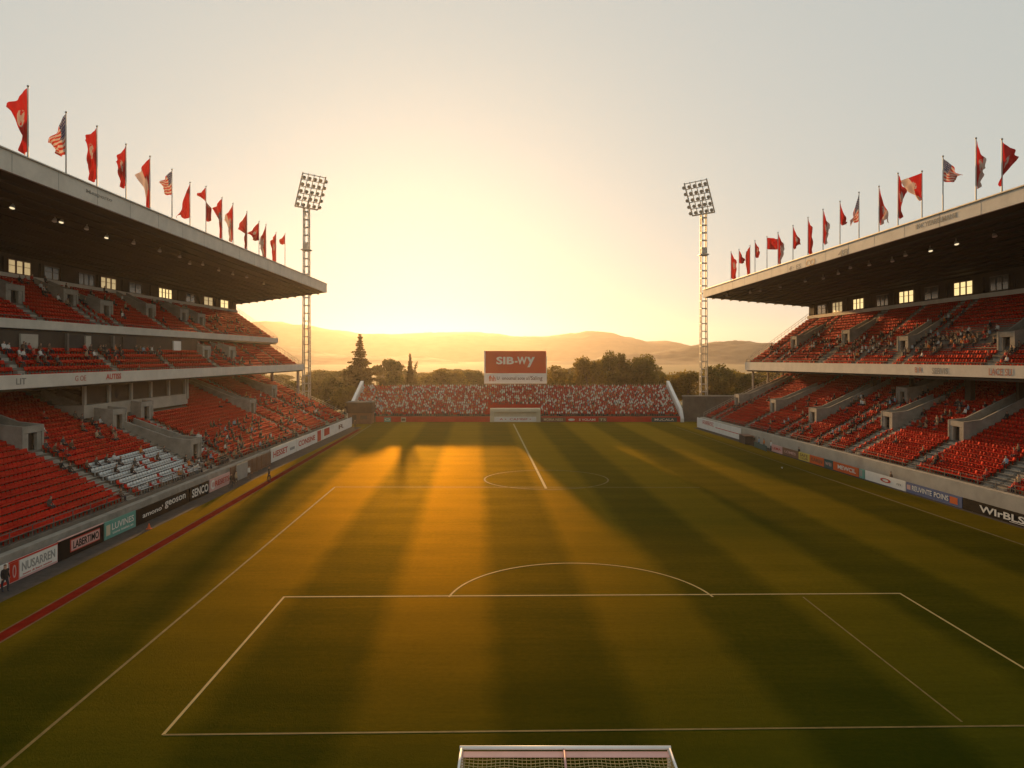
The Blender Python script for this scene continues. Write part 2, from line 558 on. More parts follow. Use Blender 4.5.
# ------------------------------------------------------------------ stands
class Tier:
    def __init__(s, xf, xb, hf, hb, n, y0=Y0, y1=Y1):
        s.xf, s.xb, s.n, s.y0, s.y1 = xf, xb, n, y0, y1
        s.hf = hf if isinstance(hf, tuple) else (0, hf, 100, hf)
        s.hb = hb if isinstance(hb, tuple) else (0, hb, 100, hb)
        s.sg = 1 if xf[1] > 0 else -1
        s.gaps = []                        # (y centre, half width, t0, t1)
        s.aisles = []
        s.white = None
    def x(s, y, t): return lerp(lin(y, s.xf), lin(y, s.xb), t)
    def h(s, y, t): return lerp(lin(y, s.hf), lin(y, s.hb), t)
    def P(s, y, t): return Vector((s.x(y, t), y, s.h(y, t)))
    def solve(s, px, py):
        best = None
        k = (px - VX) / FX
        for i in range(401):
            t = i / 400
            A = s.x(0, t); B = s.x(1, t) - A
            y = A / (k - B)
            e = abs(VY - (s.h(y, t) - CAMH) / y * FX - py)
            if best is None or e < best[0]:
                best = (e, y, t)
        return best[1], best[2]
    def tread(s, y, i): return s.h(y, i / s.n)
    def terrace(s, name, parent, thick=None):
        mb = MB()
        rings = []
        for y in (s.y0, s.y1):
            r = []
            for i in range(s.n):
                r.append((s.x(y, i / s.n), y, s.tread(y, i)))
                r.append((s.x(y, (i + 1) / s.n), y, s.tread(y, i)))
            r.append((s.x(y, 1.0), y, s.h(y, 1)))
            if thick is None:
                r += [(s.x(y, 1), y, 0), (s.x(y, 0), y, 0)]
            else:
                r += [(s.x(y, 1), y, s.h(y, 1) - thick), (s.x(y, 0), y, s.h(y, 0) - thick)]
            rings.append(r)
        m = len(rings[0])
        fs = [(k, (k + 1) % m, m + (k + 1) % m, m + k) for k in range(m)]
        fs += [tuple(range(m)), tuple(range(m, 2 * m))[::-1]]
        if s.sg < 0:
            fs = [f[::-1] for f in fs]
        mb.add(rings[0] + rings[1], fs)
        return obj(name, mb, M_CONC, parent)
    def stair(s, y, parent, w=1.25, t0=0.0, t1=1.0):
        mb = MB()
        for i in range(int(t0 * s.n), int(t1 * s.n)):
            xa, xb = s.x(y, (i + 0.5) / s.n), s.x(y, (i + 1) / s.n)
            rise = s.tread(y, i + 1) - s.tread(y, i)
            mb.box(((xa + xb) / 2, y, s.tread(y, i) + rise / 4), (abs(xb - xa) - .01, w, rise / 2))
            # pale tread
            xa2 = s.x(y, (i + 0.02) / s.n)
            mb.box(((xa + xa2) / 2, y, s.tread(y, i) + .012), (abs(xa - xa2), w, .02))
        s.aisles.append((y, w / 2 + .2, t0, t1))
        if not mb.v:
            return None
        return obj("stairway", mb, M_STEP, parent)
    def vomitory(s, y, t, parent, W=2.7, Hh=2.1, run=5.0, stair=True, tstair=0.0):
        """concrete entrance: doorway facing the pitch, walls running back up the slope"""
        i = max(0, round(t * s.n)); t = i / s.n
        z0 = s.tread(y, i)
        slope = (s.h(y, 1) - s.h(y, 0)) / abs(s.x(y, 1) - s.x(y, 0))
        xf = s.x(y, t)
        D = Hh / slope
        sg = s.sg
        mb = MB()
        def wall(ya, yb, prof):
            a = [(xf + sg * d, ya, z) for d, z in prof]
            b = [(xf + sg * d, yb, z) for d, z in prof]
            m = len(prof)
            fs = [(k, (k + 1) % m, m + (k + 1) % m, m + k) for k in range(m)] + [tuple(range(m))[::-1], tuple(range(m, 2 * m))]
            if sg > 0:
                fs = [f[::-1] for f in fs]
            mb.add(a + b, fs)
        top = Hh + .3
        for sd in (-1, 1):
            ya = y + sd * W / 2
            wall(ya - .14, ya + .14, [(0, z0 - .2), (0, z0 + top), (D * .55, z0 + top + .25), (D + run, z0 + Hh + run * slope + .75), (D + run, z0 + Hh + run * slope - .3), (D, z0 + Hh - .4)])
        mb.box((xf + sg * .2, y, z0 + Hh - .05), (.34, W - .28, .62))
        mb.box((xf + sg * (D / 2 + .2), y, z0 + Hh - .02), (D - .4, W - .29, .16))
        # inner jambs so that the doorway sits in a wall
        for sd in (-1, 1):
            mb.box((xf + sg * .23, y + sd * (W / 2 - .45), z0 + (Hh - .4) / 2), (.3, .6, Hh - .4))
        o = obj("vomitory", mb, M_STEP, parent)
        d = MB().box((xf + sg * .6, y, z0 + (Hh - .4) / 2 + .02), (.08, W - 1.5, Hh - .44))  # dark panel, paints the unlit interior behind the opening; no door leaf
        obj("doorway_shade", d, M_OPENING_SHADE, o)
        dt = (D + run) / abs(s.x(y, 1) - s.x(y, 0))
        s.gaps.append((y, W / 2 + .35, t - .001, min(1, t + dt)))
        if stair and t > .06:
            s.stair(y, parent, 1.6, tstair, t)
        if t + dt < .97:
            s.stair(y, parent, 1.2, min(1, t + dt), 1.0)
        return o
    def rail(s, t, parent, height=1.0, y0=None, y1=None, name="railing", post=2.4, off=0.0):
        mb = MB()
        y0 = s.y0 if y0 is None else y0
        y1 = s.y1 if y1 is None else y1
        pt = lambda y, z: (s.x(y, t) + s.sg * off, y, s.h(y, t) + z)
        for z in (height, height * .52):
            mb.bar(pt(y0, z), pt(y1, z), .055)
        k = int((y1 - y0) / post)
        for q in range(k + 1):
            y = y0 + (y1 - y0) * q / k
            mb.bar(pt(y, -.05), pt(y, height), .055)
        return obj(name, mb, M_RAIL, parent)
    def end_rail(s, y, parent, height=1.1):
        mb = MB()
        for z in (height, height * .55):
            mb.bar((s.x(y, 0), y, s.h(y, 0) + z), (s.x(y, 1), y, s.h(y, 1) + z), .06)
        for q in range(s.n + 1):
            t = q / s.n
            mb.bar((s.x(y, t), y, s.h(y, t) - .1), (s.x(y, t), y, s.h(y, t) + height), .05)
        return obj("end_railing", mb, M_STEEL, parent)

def slab(line_x0, line_x1, z0, z1, y0=Y0, y1=Y1):
    """box running along a stand between two x lines; z may be lines"""
    f = lambda z, y: lin(y, z) if isinstance(z, tuple) else z
    mb = MB()
    pts = []
    for zz in (z0, z1):
        ring = [(lin(y0, line_x0), y0), (lin(y0, line_x1), y0), (lin(y1, line_x1), y1), (lin(y1, line_x0), y1)]
        if ring[0][0] > ring[1][0]:
            ring = [ring[1], ring[0], ring[3], ring[2]]
        pts += [(x, y, f(zz, y)) for x, y in ring]
    return mb.hexa(pts)
def off(line, d):
    return (line[0], line[1] + d, line[2], line[3] + d)

def window(parent, wall_x, y, z, w, h, sg, glass, panes=3):
    """a framed window in a back wall facing the pitch"""
    w *= 1.5
    h *= 1.15
    x = lin(y, wall_x) - sg * .10
    fr = MB()
    for dz in (-h / 2, h / 2):
        fr.box((x, y, z + dz), (.14, w + .12, .12))
    for k in range(panes + 1):
        fr.box((x, y - w / 2 + w * k / panes, z), (.139, .1 if k in (0, panes) or glass is M_GLASS else .3, h - .12))
    fr.box((x, y, z + h * .08), (.137, w - .1, .06))
    o = obj("window", fr, M_CONC if glass is M_GLASS else M_BROWN, parent)
    obj("pane", MB().box((x, y, z), (.03, w - .05, h - .1)), glass, o)
    return o

# ---- left stand
LS = empty("grandstand", (-45, 90, 0), "tall covered grandstand with three red-seated tiers under a flag-lined roof, left of the pitch", "grandstand")
ll = Tier(off(LF, -.7), (46.7, -57.0, 154, -58.0), 2.15, 12.1, 26)
lm_near = Tier((63, -47.3, 154, -47.4), (63, -51.3, 154, -51.4), 13.3, 16.6, 5, Y0, 112)
lm_far = Tier((63, -47.3, 154, -47.4), (63, -54.3, 154, -54.4), 13.3, 18.0, 9, 112.3, Y1)
lu = Tier((63, -53.0, 154, -53.0), (63, -62.0, 154, -62.0), 19.2, 25.5, 12)
ll.terrace("lower_terrace", LS)
lm_near.terrace("middle_terrace", LS, .5)
lm_far.terrace("middle_terrace", LS, .5)
lu.terrace("upper_terrace", LS, .6)
obj("front_wall", slab(LF, off(LF, -.68), 0, 1.85), M_STEP, LS)
FM = (63, -46.9, 154, -47.0)
obj("balcony_front", slab(FM, off(FM, -.38), 12.7, 14.0), M_FASCIA, LS)
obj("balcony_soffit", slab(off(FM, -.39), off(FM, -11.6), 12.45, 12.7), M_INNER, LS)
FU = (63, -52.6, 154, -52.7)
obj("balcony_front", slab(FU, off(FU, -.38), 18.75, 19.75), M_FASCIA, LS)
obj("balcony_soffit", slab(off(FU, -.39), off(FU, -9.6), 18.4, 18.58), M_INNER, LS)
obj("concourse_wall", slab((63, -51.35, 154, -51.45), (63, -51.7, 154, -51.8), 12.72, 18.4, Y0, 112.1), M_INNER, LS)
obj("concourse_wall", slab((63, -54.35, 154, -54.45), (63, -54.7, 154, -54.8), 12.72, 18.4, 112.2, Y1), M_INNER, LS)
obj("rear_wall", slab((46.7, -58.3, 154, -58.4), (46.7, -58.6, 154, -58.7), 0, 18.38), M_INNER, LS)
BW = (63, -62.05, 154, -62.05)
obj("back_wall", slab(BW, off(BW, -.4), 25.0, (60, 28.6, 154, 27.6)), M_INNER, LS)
obj("wall_ledge", slab(off(BW, .34), off(BW, .01), 25.3, 25.95), M_FASCIA, LS)
obj("outer_wall", slab(off(BW, -.42), off(BW, -.8), 0, (60, 28.6, 154, 27.6)), M_CONC, LS)
# roof
LRX = (60, -44.6, 160, -43.5)
LRT = (60, 33.9, 160, 32.4)
LRB = (60, 32.05, 160, 30.4)
YR = 160.0
LBX = (60, -66.5, 160, -66.5)
LBZ = (60, 28.6, 154, 27.5)
def roof(parent, frx, frt, frb, bx, bz, sg, y0, y1):
    mb = MB()
    pts = []
    prof = lambda y: [(lin(y, frx) + sg * .3, y, lin(y, frb) + .03), (lin(y, bx), y, lin(y, bz)), (lin(y, bx), y, lin(y, bz) + 1.0), (lin(y, frx) + sg * .3, y, lin(y, frt) - .05)]
    a, b = prof(y0), prof(y1)
    fs = [(0, 1, 5, 4), (1, 2, 6, 5), (2, 3, 7, 6), (3, 0, 4, 7), (3, 2, 1, 0), (4, 5, 6, 7)]
    if sg < 0: fs = [f[::-1] for f in fs]
    mb.add(a + b, fs)
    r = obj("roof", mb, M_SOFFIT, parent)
    f = MB()
    p = []
    for y in (y0, y1):
        p.append([(lin(y, frx), y, lin(y, frb)), (lin(y, frx) + sg * .28, y, lin(y, frb)), (lin(y, frx) + sg * .28, y, lin(y, frt)), (lin(y, frx), y, lin(y, frt))])
    f.add(p[0] + p[1], [(0, 1, 5, 4), (1, 2, 6, 5), (2, 3, 7, 6), (3, 0, 4, 7), (3, 2, 1, 0), (4, 5, 6, 7)])
    obj("roof_fascia", f, M_FASCIA, r)
    cap = MB()
    cap.bar((lin(y0, frx) + sg * .1, y0, lin(y0, frt) + .05), (lin(y1, frx) + sg * .1, y1, lin(y1, frt) + .05), .5, .12)
    obj("roof_capping", cap, M_STEEL, r)
    jt = MB()
    ny_ = int((y1 - y0) / 6)
    for k in range(1, ny_):
        y = y0 + (y1 - y0) * k / ny_
        jt.box((lin(y, frx) - sg * .004, y, (lin(y, frb) + lin(y, frt)) / 2), (.012, .05, lin(y, frt) - lin(y, frb) - .04))
    obj("panel_joint", jt, M_FADEDG, r)
    # purlins under the soffit run the length of the roof
    for k in range(1, 13):
        t = k / 13
        q = lambda y: (lerp(lin(y, frx), lin(y, bx), t), y, lerp(lin(y, frb), lin(y, bz), t) - .11)
        obj("purlin", MB().bar(q(y0 + .3), q(y1 - .3), .16, .24), M_SOFFIT, r)
    ends = MB()
    for y in (y1 - .1,):
        ends.bar((lin(y, frx) + sg * .35, y + .15, lin(y, frb) + .35), (lin(y, bx), y + .15, lin(y, bz) + .35), .12, .6)
    obj("roof_end_trim", ends, M_FASCIA, r)
    return r
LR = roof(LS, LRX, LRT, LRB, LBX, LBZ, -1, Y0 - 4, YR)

def soffit_solve(px, py, frx, frb, bx, bz):
    T = Tier(frx, bx, frb, bz, 1)
    y, t = T.solve(px, py)
    return T.P(y, t)
def spotlight(parent, P, lit):
    mb = MB()
    mb.tube(P + Vector((0, 0, .05)), P + Vector((0, 0, -.35)), .05, n=6)
    mb.tube(P + Vector((0, 0, -.30)), P + Vector((0, -.12, -.62)), .16, .26, n=10)
    o = obj("spotlight", mb, M_STEEL, parent, smooth=False)
    mb = MB().tube(P + Vector((0, -.122, -.622)), P + Vector((0, -.135, -.66)), .24, .20, n=10)
    obj("lens", mb, M_LAMP if lit else M_WHITE, o)
for px, py, lit in [(13, 202, 1), (55, 216, 0), (62, 217, 1), (87, 224, 0), (107, 233, 1), (134, 239, 0), (160, 247, 0), (180, 253, 0), (190, 260, 0),
                    (203, 261, 0), (219, 267, 0), (233, 271, 0), (247, 274, 0), (264, 281, 0)]:
    spotlight(LR, soffit_solve(px, py, LRX, LRB, LBX, LBZ), lit)

# windows of the left gallery
for px, g_, w, n_ in [(19, M_DIMGLASS, 2.6, 3), (52, M_GLASS, 2.2, 2), (86, M_GLASS, 2.4, 3), (108, M_DIMGLASS, 2.6, 3), (135, M_GLASS, 2.4, 2), (165, M_LITGLASS, 3.0, 4),
                      (190, M_GLASS, 2.4, 2), (208, M_DIMGLASS, 2.6, 2), (224, M_LITGLASS, 2.6, 2)]:
    y = 62.0 * FX / (VX - px)
    window(LS, BW, y, 26.85, w, 1.45, -1, g_, n_)
for k, px in enumerate((3, 40, 60, 97, 122, 150, 178, 199, 216, 231)):
    y = 62.0 * FX / (VX - px)
    obj("pilaster", MB().box((-61.9, y, 26.9), (.3, .35, 1.9)), M_INNER, LS)

# middle tier openings and columns
for px, w, h_, m_ in [(29, 2.6, 1.5, M_CONC_PALE), (88, 1.0, 1.7, M_CONC_PALE), (177, 2.2, 1.4, M_WHITE)]:
    y = 51.2 * FX / (VX - px)
    obj("kiosk_hatch", MB().box((-51.2 - .02, y, 17.35), (.2, w, h_)), m_, LS)
for px, w in ((76, 3.0), (130, 3.2)):
    y = 51.2 * FX / (VX - px)
    obj("doorway_shade", MB().box((-51.3, y, 17.3), (.12, w, 1.9)), M_OPENING_SHADE, LS)
for px in (67, 113, 202):
    y = 51.0 * FX / (VX - px)
    xx = -51.0 if y < 112 else -54.0
    obj("column", MB().box((xx, y, 17.0), (.3, .3, 2.78)), M_CONC, LS)

# glazed gallery box in the lower tier
gx = -49.2
gy0, gy1 = 79.0, 104.0
GB = obj("gallery_box", join_mb(MB().box((gx - 4, (gy0 + gy1) / 2, 9.4), (8, gy1 - gy0, 1.5)), MB().box((gx - .2, gy1 - .1, 11.0), (.6, .5, 3.2)),
                                MB().box((gx - 4, gy1 - .12, 11.2), (7.4, .2, 2.5))), M_CONC_PALE, LS)
obj("gallery_glazing", MB().box((gx - .5, (gy0 + gy1) / 2, 11.3), (.1, gy1 - gy0 - .6, 2.25)), M_INNER, GB)
for k in range(6):
    obj("column", MB().box((gx - .15, gy0 + .3 + (gy1 - gy0 - .9) * k / 5, 11.29), (.3, .38, 2.27)), M_CONC_PALE, GB)
ll.gaps.append(((gy0 + gy1) / 2, (gy1 - gy0) / 2 + .3, (49.0 - 36.5) / 21.3, 1.0))
# far-end columns under the balconies
for px in (272, 298):
    y = 153.2
    X = (px - VX) / FX * y
    zt = ll.h(y, min(1, max(0, (abs(X) - 37.3) / 20.7)))
    obj("column", MB().box((X, y, (zt + 12.4) / 2), (.5, .5, 12.4 - zt)), M_CONC_PALE, LS)

for T, spots in ((ll, [(36, 452, 5.0), (118, 428, 4.0), (255, 414, 7.0), (150, 421, 2.0), (276, 398, 3.0), (196, 458, 4.0)]),
                 (lu, [(14, 302, 1.0), (72, 306, 1.2), (107, 316, .8), (152, 318, 2.0), (200, 324, 1.5), (186, 322, 1.5)]),
                 (lm_far, [(206, 358, .5), (232, 358, .5)])):
    for px, py, run in spots:
        y, t = T.solve(px, py)
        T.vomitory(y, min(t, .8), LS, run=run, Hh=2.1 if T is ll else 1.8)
for y in (45, 126, 138, 147):
    ll.stair(y, LS)
for y in (60, 92, 118, 128, 140):
    lu.stair(y, LS, 1.0)
for y in (68, 84, 98):
    lm_near.stair(y, LS, 1.0)
for y in (120, 134, 144):
    lm_far.stair(y, LS, 1.0)
ll.rail(0, LS, .9, off=.12)
lu.rail(0, LS, .9, off=-.1)
lm_near.rail(0, LS, .9, off=-.1)
lm_far.rail(0, LS, .9, off=-.1)
lu.end_rail(Y1 - .1, LS)
lm_far.end_rail(Y1 - .1, LS)
ll.end_rail(Y1 - .1, LS, .9)

# ---- right stand
RS = empty("grandstand", (52, 90, 0), "covered grandstand with two red-seated tiers under a dark soffit, right of the pitch", "grandstand")
rl = Tier(off(RF, .7), (80, 65.0, 152, 60.6), 2.45, 12.4, 25, Y0, 152)
ru = Tier((75, 55.4, 152, 50.9), (88, 66.0, 152, 64.5), 14.1, 24.0, 18, Y0, 152)
rl.terrace("lower_terrace", RS)
ru.terrace("upper_terrace", RS, .6)
obj("front_wall", slab(RF, off(RF, .68), 0, 2.4, Y0, 152), M_CONC_PALE, RS)
FR = (75, 55.0, 152, 50.5)
obj("balcony_front", slab(FR, off(FR, .38), (75, 13.35, 152, 12.75), (75, 14.75, 152, 14.45), Y0, 152), M_FASCIA, RS)
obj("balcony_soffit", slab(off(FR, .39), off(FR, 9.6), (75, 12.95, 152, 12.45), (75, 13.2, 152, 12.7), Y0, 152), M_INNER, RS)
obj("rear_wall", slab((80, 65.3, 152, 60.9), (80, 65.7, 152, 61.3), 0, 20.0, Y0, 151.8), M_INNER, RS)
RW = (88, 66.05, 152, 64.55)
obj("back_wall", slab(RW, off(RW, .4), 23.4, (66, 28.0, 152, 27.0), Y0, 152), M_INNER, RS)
obj("wall_ledge", slab(off(RW, -.36), off(RW, -.01), 23.9, 24.55, Y0, 152.05), M_FASCIA, RS)
obj("outer_wall", slab(off(RW, .42), off(RW, .8), 0, (66, 28.0, 152, 27.0), Y0, 152), M_CONC, RS)
RRX = (62, 46.0, 155, 42.1)
RRT = (62, 31.15, 155, 30.55)
RRB = (62, 29.75, 155, 28.85)
RBX = (62, 70.0, 155, 68.0)
RBZ = (62, 27.6, 155, 26.6)
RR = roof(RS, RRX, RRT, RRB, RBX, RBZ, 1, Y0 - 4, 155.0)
for px, py, lit in [(994, 231, 0), (956, 239, 1), (930, 246, 1), (905, 251, 0), (892, 257, 0), (869, 261, 0), (850, 264, 0), (823, 275, 0), (838, 270, 0), (805, 278, 0),
                    (780, 284, 0), (750, 290, 0), (760, 288, 0), (727, 293, 0)]:
    spotlight(RR, soffit_solve(px, py, RRX, RRB, RBX, RBZ), lit)
for px, g_, w, n_ in [(822, M_GLASS, 2.6, 2), (838, M_DIMGLASS, 2.8, 3), (859, M_LITGLASS, 2.6, 3), (883, M_GLASS, 2.6, 3), (907, M_LITGLASS, 2.8, 3), (932, M_GLASS, 2.4, 2), (964, M_LITGLASS, 2.8, 3),
                      (1000, M_GLASS, 2.4, 3)]:
    k = (px - VX) / FX
    A = lin(0, RW); B = lin(1, RW) - A
    y = A / (k - B)
    window(RS, RW, y, lin(y, (80, 25.75, 152, 25.6)), w, 1.7, 1, g_, n_)
for px in (815, 829, 848, 871, 895, 920, 947, 984, 1015):
    y = lin(0, RW) / ((px - VX) / FX - (lin(1, RW) - lin(0, RW)))
    obj("pilaster", MB().box((lin(y, RW) - .14, y, 25.75), (.3, .35, 2.2)), M_INNER, RS)
for px in (753, 768, 783):
    y = 151.2
    X = (px - VX) / FX * y
    zt = rl.h(y, max(0, (X - 41.4) / 19.3))
    obj("column", MB().box((X, y, (zt + 12.6) / 2), (.35, .35, 12.6 - zt)), M_CONC_PALE, RS)
for px in (912, 970, 1020, 874):
    k = (px - VX) / FX
    X0 = (75, 60.5, 152, 56.5)
    y = lin(0, X0) / (k - (lin(1, X0) - lin(0, X0)))
    zb = rl.h(y, .74)
    obj("column", MB().box((lin(y, X0), y, (zb + 12.7) / 2 - .2), (.6, 1.2 if px == 970 else .5, 12.6 - zb + .4)), M_INNER, RS)
for T, spots in ((rl, [(738, 405, 7.0), (773, 412, 5.0), (812, 423, 8.0), (888, 428, 3.5), (957, 440, 9.0), (900, 404, 3.0)]),
                 (ru, [(795, 347, 2.5), (845, 344, 2.0), (903, 352, 2.5), (1003, 354, 3.5)] )):
    for px, py, run in spots:
        y, t = T.solve(px, py)
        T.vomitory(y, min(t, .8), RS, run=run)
for px, py in ((855, 480), (985, 493), (1015, 480)):
    y, t = rl.solve(px, max(440, py))
    rl.stair(y, RS, 1.4, 0, .5)
for y in (98, 110, 122, 136, 146):
    ru.stair(y, RS, 1.0)
for y in (60, 106, 118, 144):
    rl.stair(y, RS, 1.1)
rl.rail(0, RS, .8, off=.0)
ru.rail(0, RS, .9, off=-.1)
ru.end_rail(151.9, RS)
rl.end_rail(151.9, RS, .9)

# ---- far end stand
EY = 165.8
ES = empty("end_stand", (0, EY, 0), "low uncovered stand packed with spectators behind the far end of the pitch", "stand")
en, ed, eh0, eh1 = 18, 14.0, 1.35, 7.55
mb = MB()
XW = 39.6
prof = []
for i in range(en):
    z = lerp(eh0, eh1, i / en)
    prof += [(EY + .5 + ed * i / en, z), (EY + .5 + ed * (i + 1) / en, z)]
prof += [(EY + .5 + ed, eh1), (EY + .5 + ed, 0), (EY + .5, 0)]
m_ = len(prof)
mb.add([(-XW, y, z) for y, z in prof] + [(XW, y, z) for y, z in prof],
       [(k, m_ + k, m_ + (k + 1) % m_, (k + 1) % m_) for k in range(m_)] + [tuple(range(m_)), tuple(range(m_, 2 * m_))[::-1]])
obj("terrace", mb, M_CONC, ES)
obj("front_wall", MB().box((-(33.4 + 5.9) / 2 - 0, EY + .2, .65), (33.4 - 5.9, .4, 1.3)), M_RED, ES)
obj("front_wall", MB().box(((6.3 + XW) / 2, EY + .2, .65), (XW - 6.3, .4, 1.3)), M_RED, ES)
obj("rear_parapet", MB().box((0, EY + ed + .72, 3.85), (2 * XW + .6, .4, 7.7)), M_CONC_PALE, ES)
for sg in (-1, 1):
    w = MB()
    pr = [(EY - .6, 0), (EY - .6, .9), (EY + 1.0, 3.1), (EY + ed + .4, 9.0), (EY + ed + 1.3, 9.3), (EY + ed + 1.3, 0)]
    x0, x1 = sg * (XW + .02), sg * (XW + .75)
    if x0 > x1: x0, x1 = x1, x0
    k = len(pr)
    w.add([(x0, y, z) for y, z in pr] + [(x1, y, z) for y, z in pr],
          [(i, k + i, k + (i + 1) % k, (i + 1) % k)[::-1] for i in range(k)] + [tuple(range(k)), tuple(range(k, 2 * k))[::-1]])
    obj("side_wall", w, M_WHITE, ES)
# players' entrance block in the middle of the end stand
tx0, tx1 = (490 - VX) / FX * EY, (540.5 - VX) / FX * EY
tb = MB()
tb.box(((tx0 + tx1) / 2, EY + 1.4, 2.75), (tx1 - tx0, 3.4, .75))
for x in (tx0 + .45, tx1 - .45):
    tb.box((x, EY + 1.4, 1.185), (.9, 3.4, 2.37))
tb.box(((tx0 + tx1) / 2, EY + .35, 1.18), (tx1 - tx0 - 1.82, .3, 2.36))
TB = obj("entrance_block", tb, M_CREAM, ES)
bd = obj("entrance_board", MB().box(((tx0 + tx1) / 2, EY + .1, .62), (tx1 - tx0 - 2.0, .12, 1.2)), M_WHITE, TB)
obj("entrance_lettering", text_mb("A •  CAMBIF •", (tx1 - tx0) * .62, .5, ((tx0 + tx1) / 2, EY + .03, .65), (1, 0, 0), (0, 0, 1)), M_RED, bd)

# grey end wall between the end stand and the right stand, hut on the left
ew = empty("boundary_wall", (50, 168, 0), "grey concrete wall with coping between the end stand and the right grandstand", "wall")
obj("wall_panel", MB().box((58, 168, 3.0), (34.6, .4, 6.0)), M_CONC, ew)
obj("coping", MB().box((58, 168, 6.12), (34.9, .6, .24)), M_CONC_PALE, ew)
for k in range(9):
    obj("pier", MB().box((42.3 + k * 4, 167.72, 3.0), (.4, .16, 6.0)), M_CONC, ew)
hut = empty("steward_hut", (-36, 161, 0), "brown low hut with a dark overhanging upper storey in the far left corner", "hut")
hx0, hx1 = (346.5 - VX) / FX * 161, (372 - VX) / FX * 161
obj("wall", MB().box(((hx0 + hx1) / 2, 163, 1.25), (hx1 - hx0 - .5, 3.6, 2.5)), M_BROWN, hut)
obj("upper_storey", MB().box(((hx0 + hx1) / 2, 162.9, 3.7), (hx1 - hx0, 4.2, 2.36)), mat("dark_timber", (.06, .04, .028), .8, .3, 1.0), hut)
obj("roof", MB().box(((hx0 + hx1) / 2, 162.9, 4.98), (hx1 - hx0 + .4, 4.5, .18)), M_CONC, hut)
obj("window", MB().box(((hx0 + hx1) / 2 + 1, 161.15, 1.5), (1.6, .08, .9)), M_GLASS, hut)
obj("door", MB().box(((hx0 + hx1) / 2 - 1.2, 161.15, 1.05), (1.0, .08, 2.0)), M_DARK, hut)

# ------------------------------------------------------------------ seats
y_w0 = ll.solve(92, 470)[0]; y_w1 = ll.solve(198, 470)[0]
def is_white(T, y, i):
    if T is not ll: return False
    P = T.P(y, (i + .6) / T.n)
    px = VX + P.x / P.y * FX; py = VY - (P.z + .5 - CAMH) / P.y * FX
    # the pale block beside the second stairway, ragged along its near edge
    top = lerp(462, 447, (px - 88) / 60); bot = lerp(470, 493, (px - 88) / 70) if px < 160 else lerp(494, 470, (px - 160) / 45)
    return 88 < px < 205 and top < py < bot and RNG.random() < .9
def free(T, y, i):
    tc = (i + .6) / T.n
    for yc, hw, t0, t1 in T.gaps + T.aisles:
        if abs(y - yc) < hw and t0 - .3 / T.n <= tc <= t1 + .4 / T.n:
            return False
    return True
SEATS = []                                   # (x, y, z, sign, white, tier, row)
for T in (ll, lm_near, lm_far, lu, rl, ru):
    for i in range(T.n):
        y = T.y0 + 14 + RNG.random() * .1 if T.y0 < 20 else T.y0 + .5
        while y < T.y1 - .5:
            if free(T, y, i):
                SEATS.append((T.x(y, (i + .58) / T.n), y, T.tread(y, i), T.sg, is_white(T, y, i), T, i))
            y += .52
def seat_template(full):
    mb = MB()
    mb.hexa([(-.24, -.24, .40), (.18, -.24, .38), (.18, .24, .38), (-.24, .24, .40), (-.25, -.24, .45), (.18, -.24, .43), (.18, .24, .43), (-.25, .24, .45)])
    mb.hexa([(.15, -.245, .44), (.20, -.245, .44), (.20, .245, .44), (.15, .245, .44), (.24, -.235, .77), (.28, -.235, .76), (.28, .235, .76), (.24, .235, .77)])
    if full:
        mb.box((.02, 0, .19), (.10, .06, .40))
        mb.box((.02, 0, .37), (.3, .34, .03))
    return np.array(mb.v), np.array(mb.f)
def seen(s):
    x, y, z = s[0], s[1], s[2]
    px = VX + x / y * FX
    return 2 < px < 1022
near = sorted([s for s in SEATS if seen(s) and not s[4]], key=lambda s: s[1] ** 2 + s[0] ** 2 + (s[2] - CAMH) ** 2)[:300]
nearset = set(id(s) for s in near)
# one seat, then copies
sm = MB()
tv, tf = seat_template(True)
sm.add(tv.tolist(), tf.tolist())
proto = obj("stadium_seat", sm, M_RED_SEAT, origin=(0, 0, 0), bevel=.02)
ORD = ["front", "second", "third", "fourth", "fifth", "sixth", "seventh", "eighth", "ninth", "tenth", "eleventh", "twelfth", "thirteenth", "fourteenth", "fifteenth", "sixteenth", "seventeenth", "eighteenth"]
for k, s in enumerate(near):
    o = proto if k == 0 else proto.copy()
    if k: COL.objects.link(o)
    o.location = (s[0], s[1], s[2])
    o.rotation_euler = (0, 0, 0 if s[3] > 0 else math.pi)
    row = ORD[min(s[6], len(ORD) - 1)]
    tag(o, "red seat in the %s row up from the boards, nearest block, left stand" % row, "seat", "red seats in the nearest block, %s row" % row)
def seat_mass(sel, name, m1, label, full=True):
    tv, tf = seat_template(full)
    A = np.array([(s[0], s[1], s[2], s[3]) for s in sel])
    V = np.repeat(tv[None], len(A), 0)
    V[:, :, 0] *= A[:, 3:4]
    V[:, :, 1] *= A[:, 3:4]
    jit = RNG.normal(0, .012, (len(A), 1))
    V[:, :, 0] += A[:, 0:1] + jit
    V[:, :, 1] += A[:, 1:2]
    V[:, :, 2] += A[:, 2:3]
    F = tf[None] + (np.arange(len(A)) * len(tv))[:, None, None]
    mi = np.repeat(np.array([1 if s[4] else 0 for s in sel]), len(tf))
    o = link_mesh(name, np_mesh(name, V.reshape(-1, 3), F.reshape(-1, 4), mi), [m1, M_WHITE_SEAT], None, (0, 0, 0))
    return tag(o, label, "seats", kind="stuff")
rest = [s for s in SEATS if id(s) not in nearset]
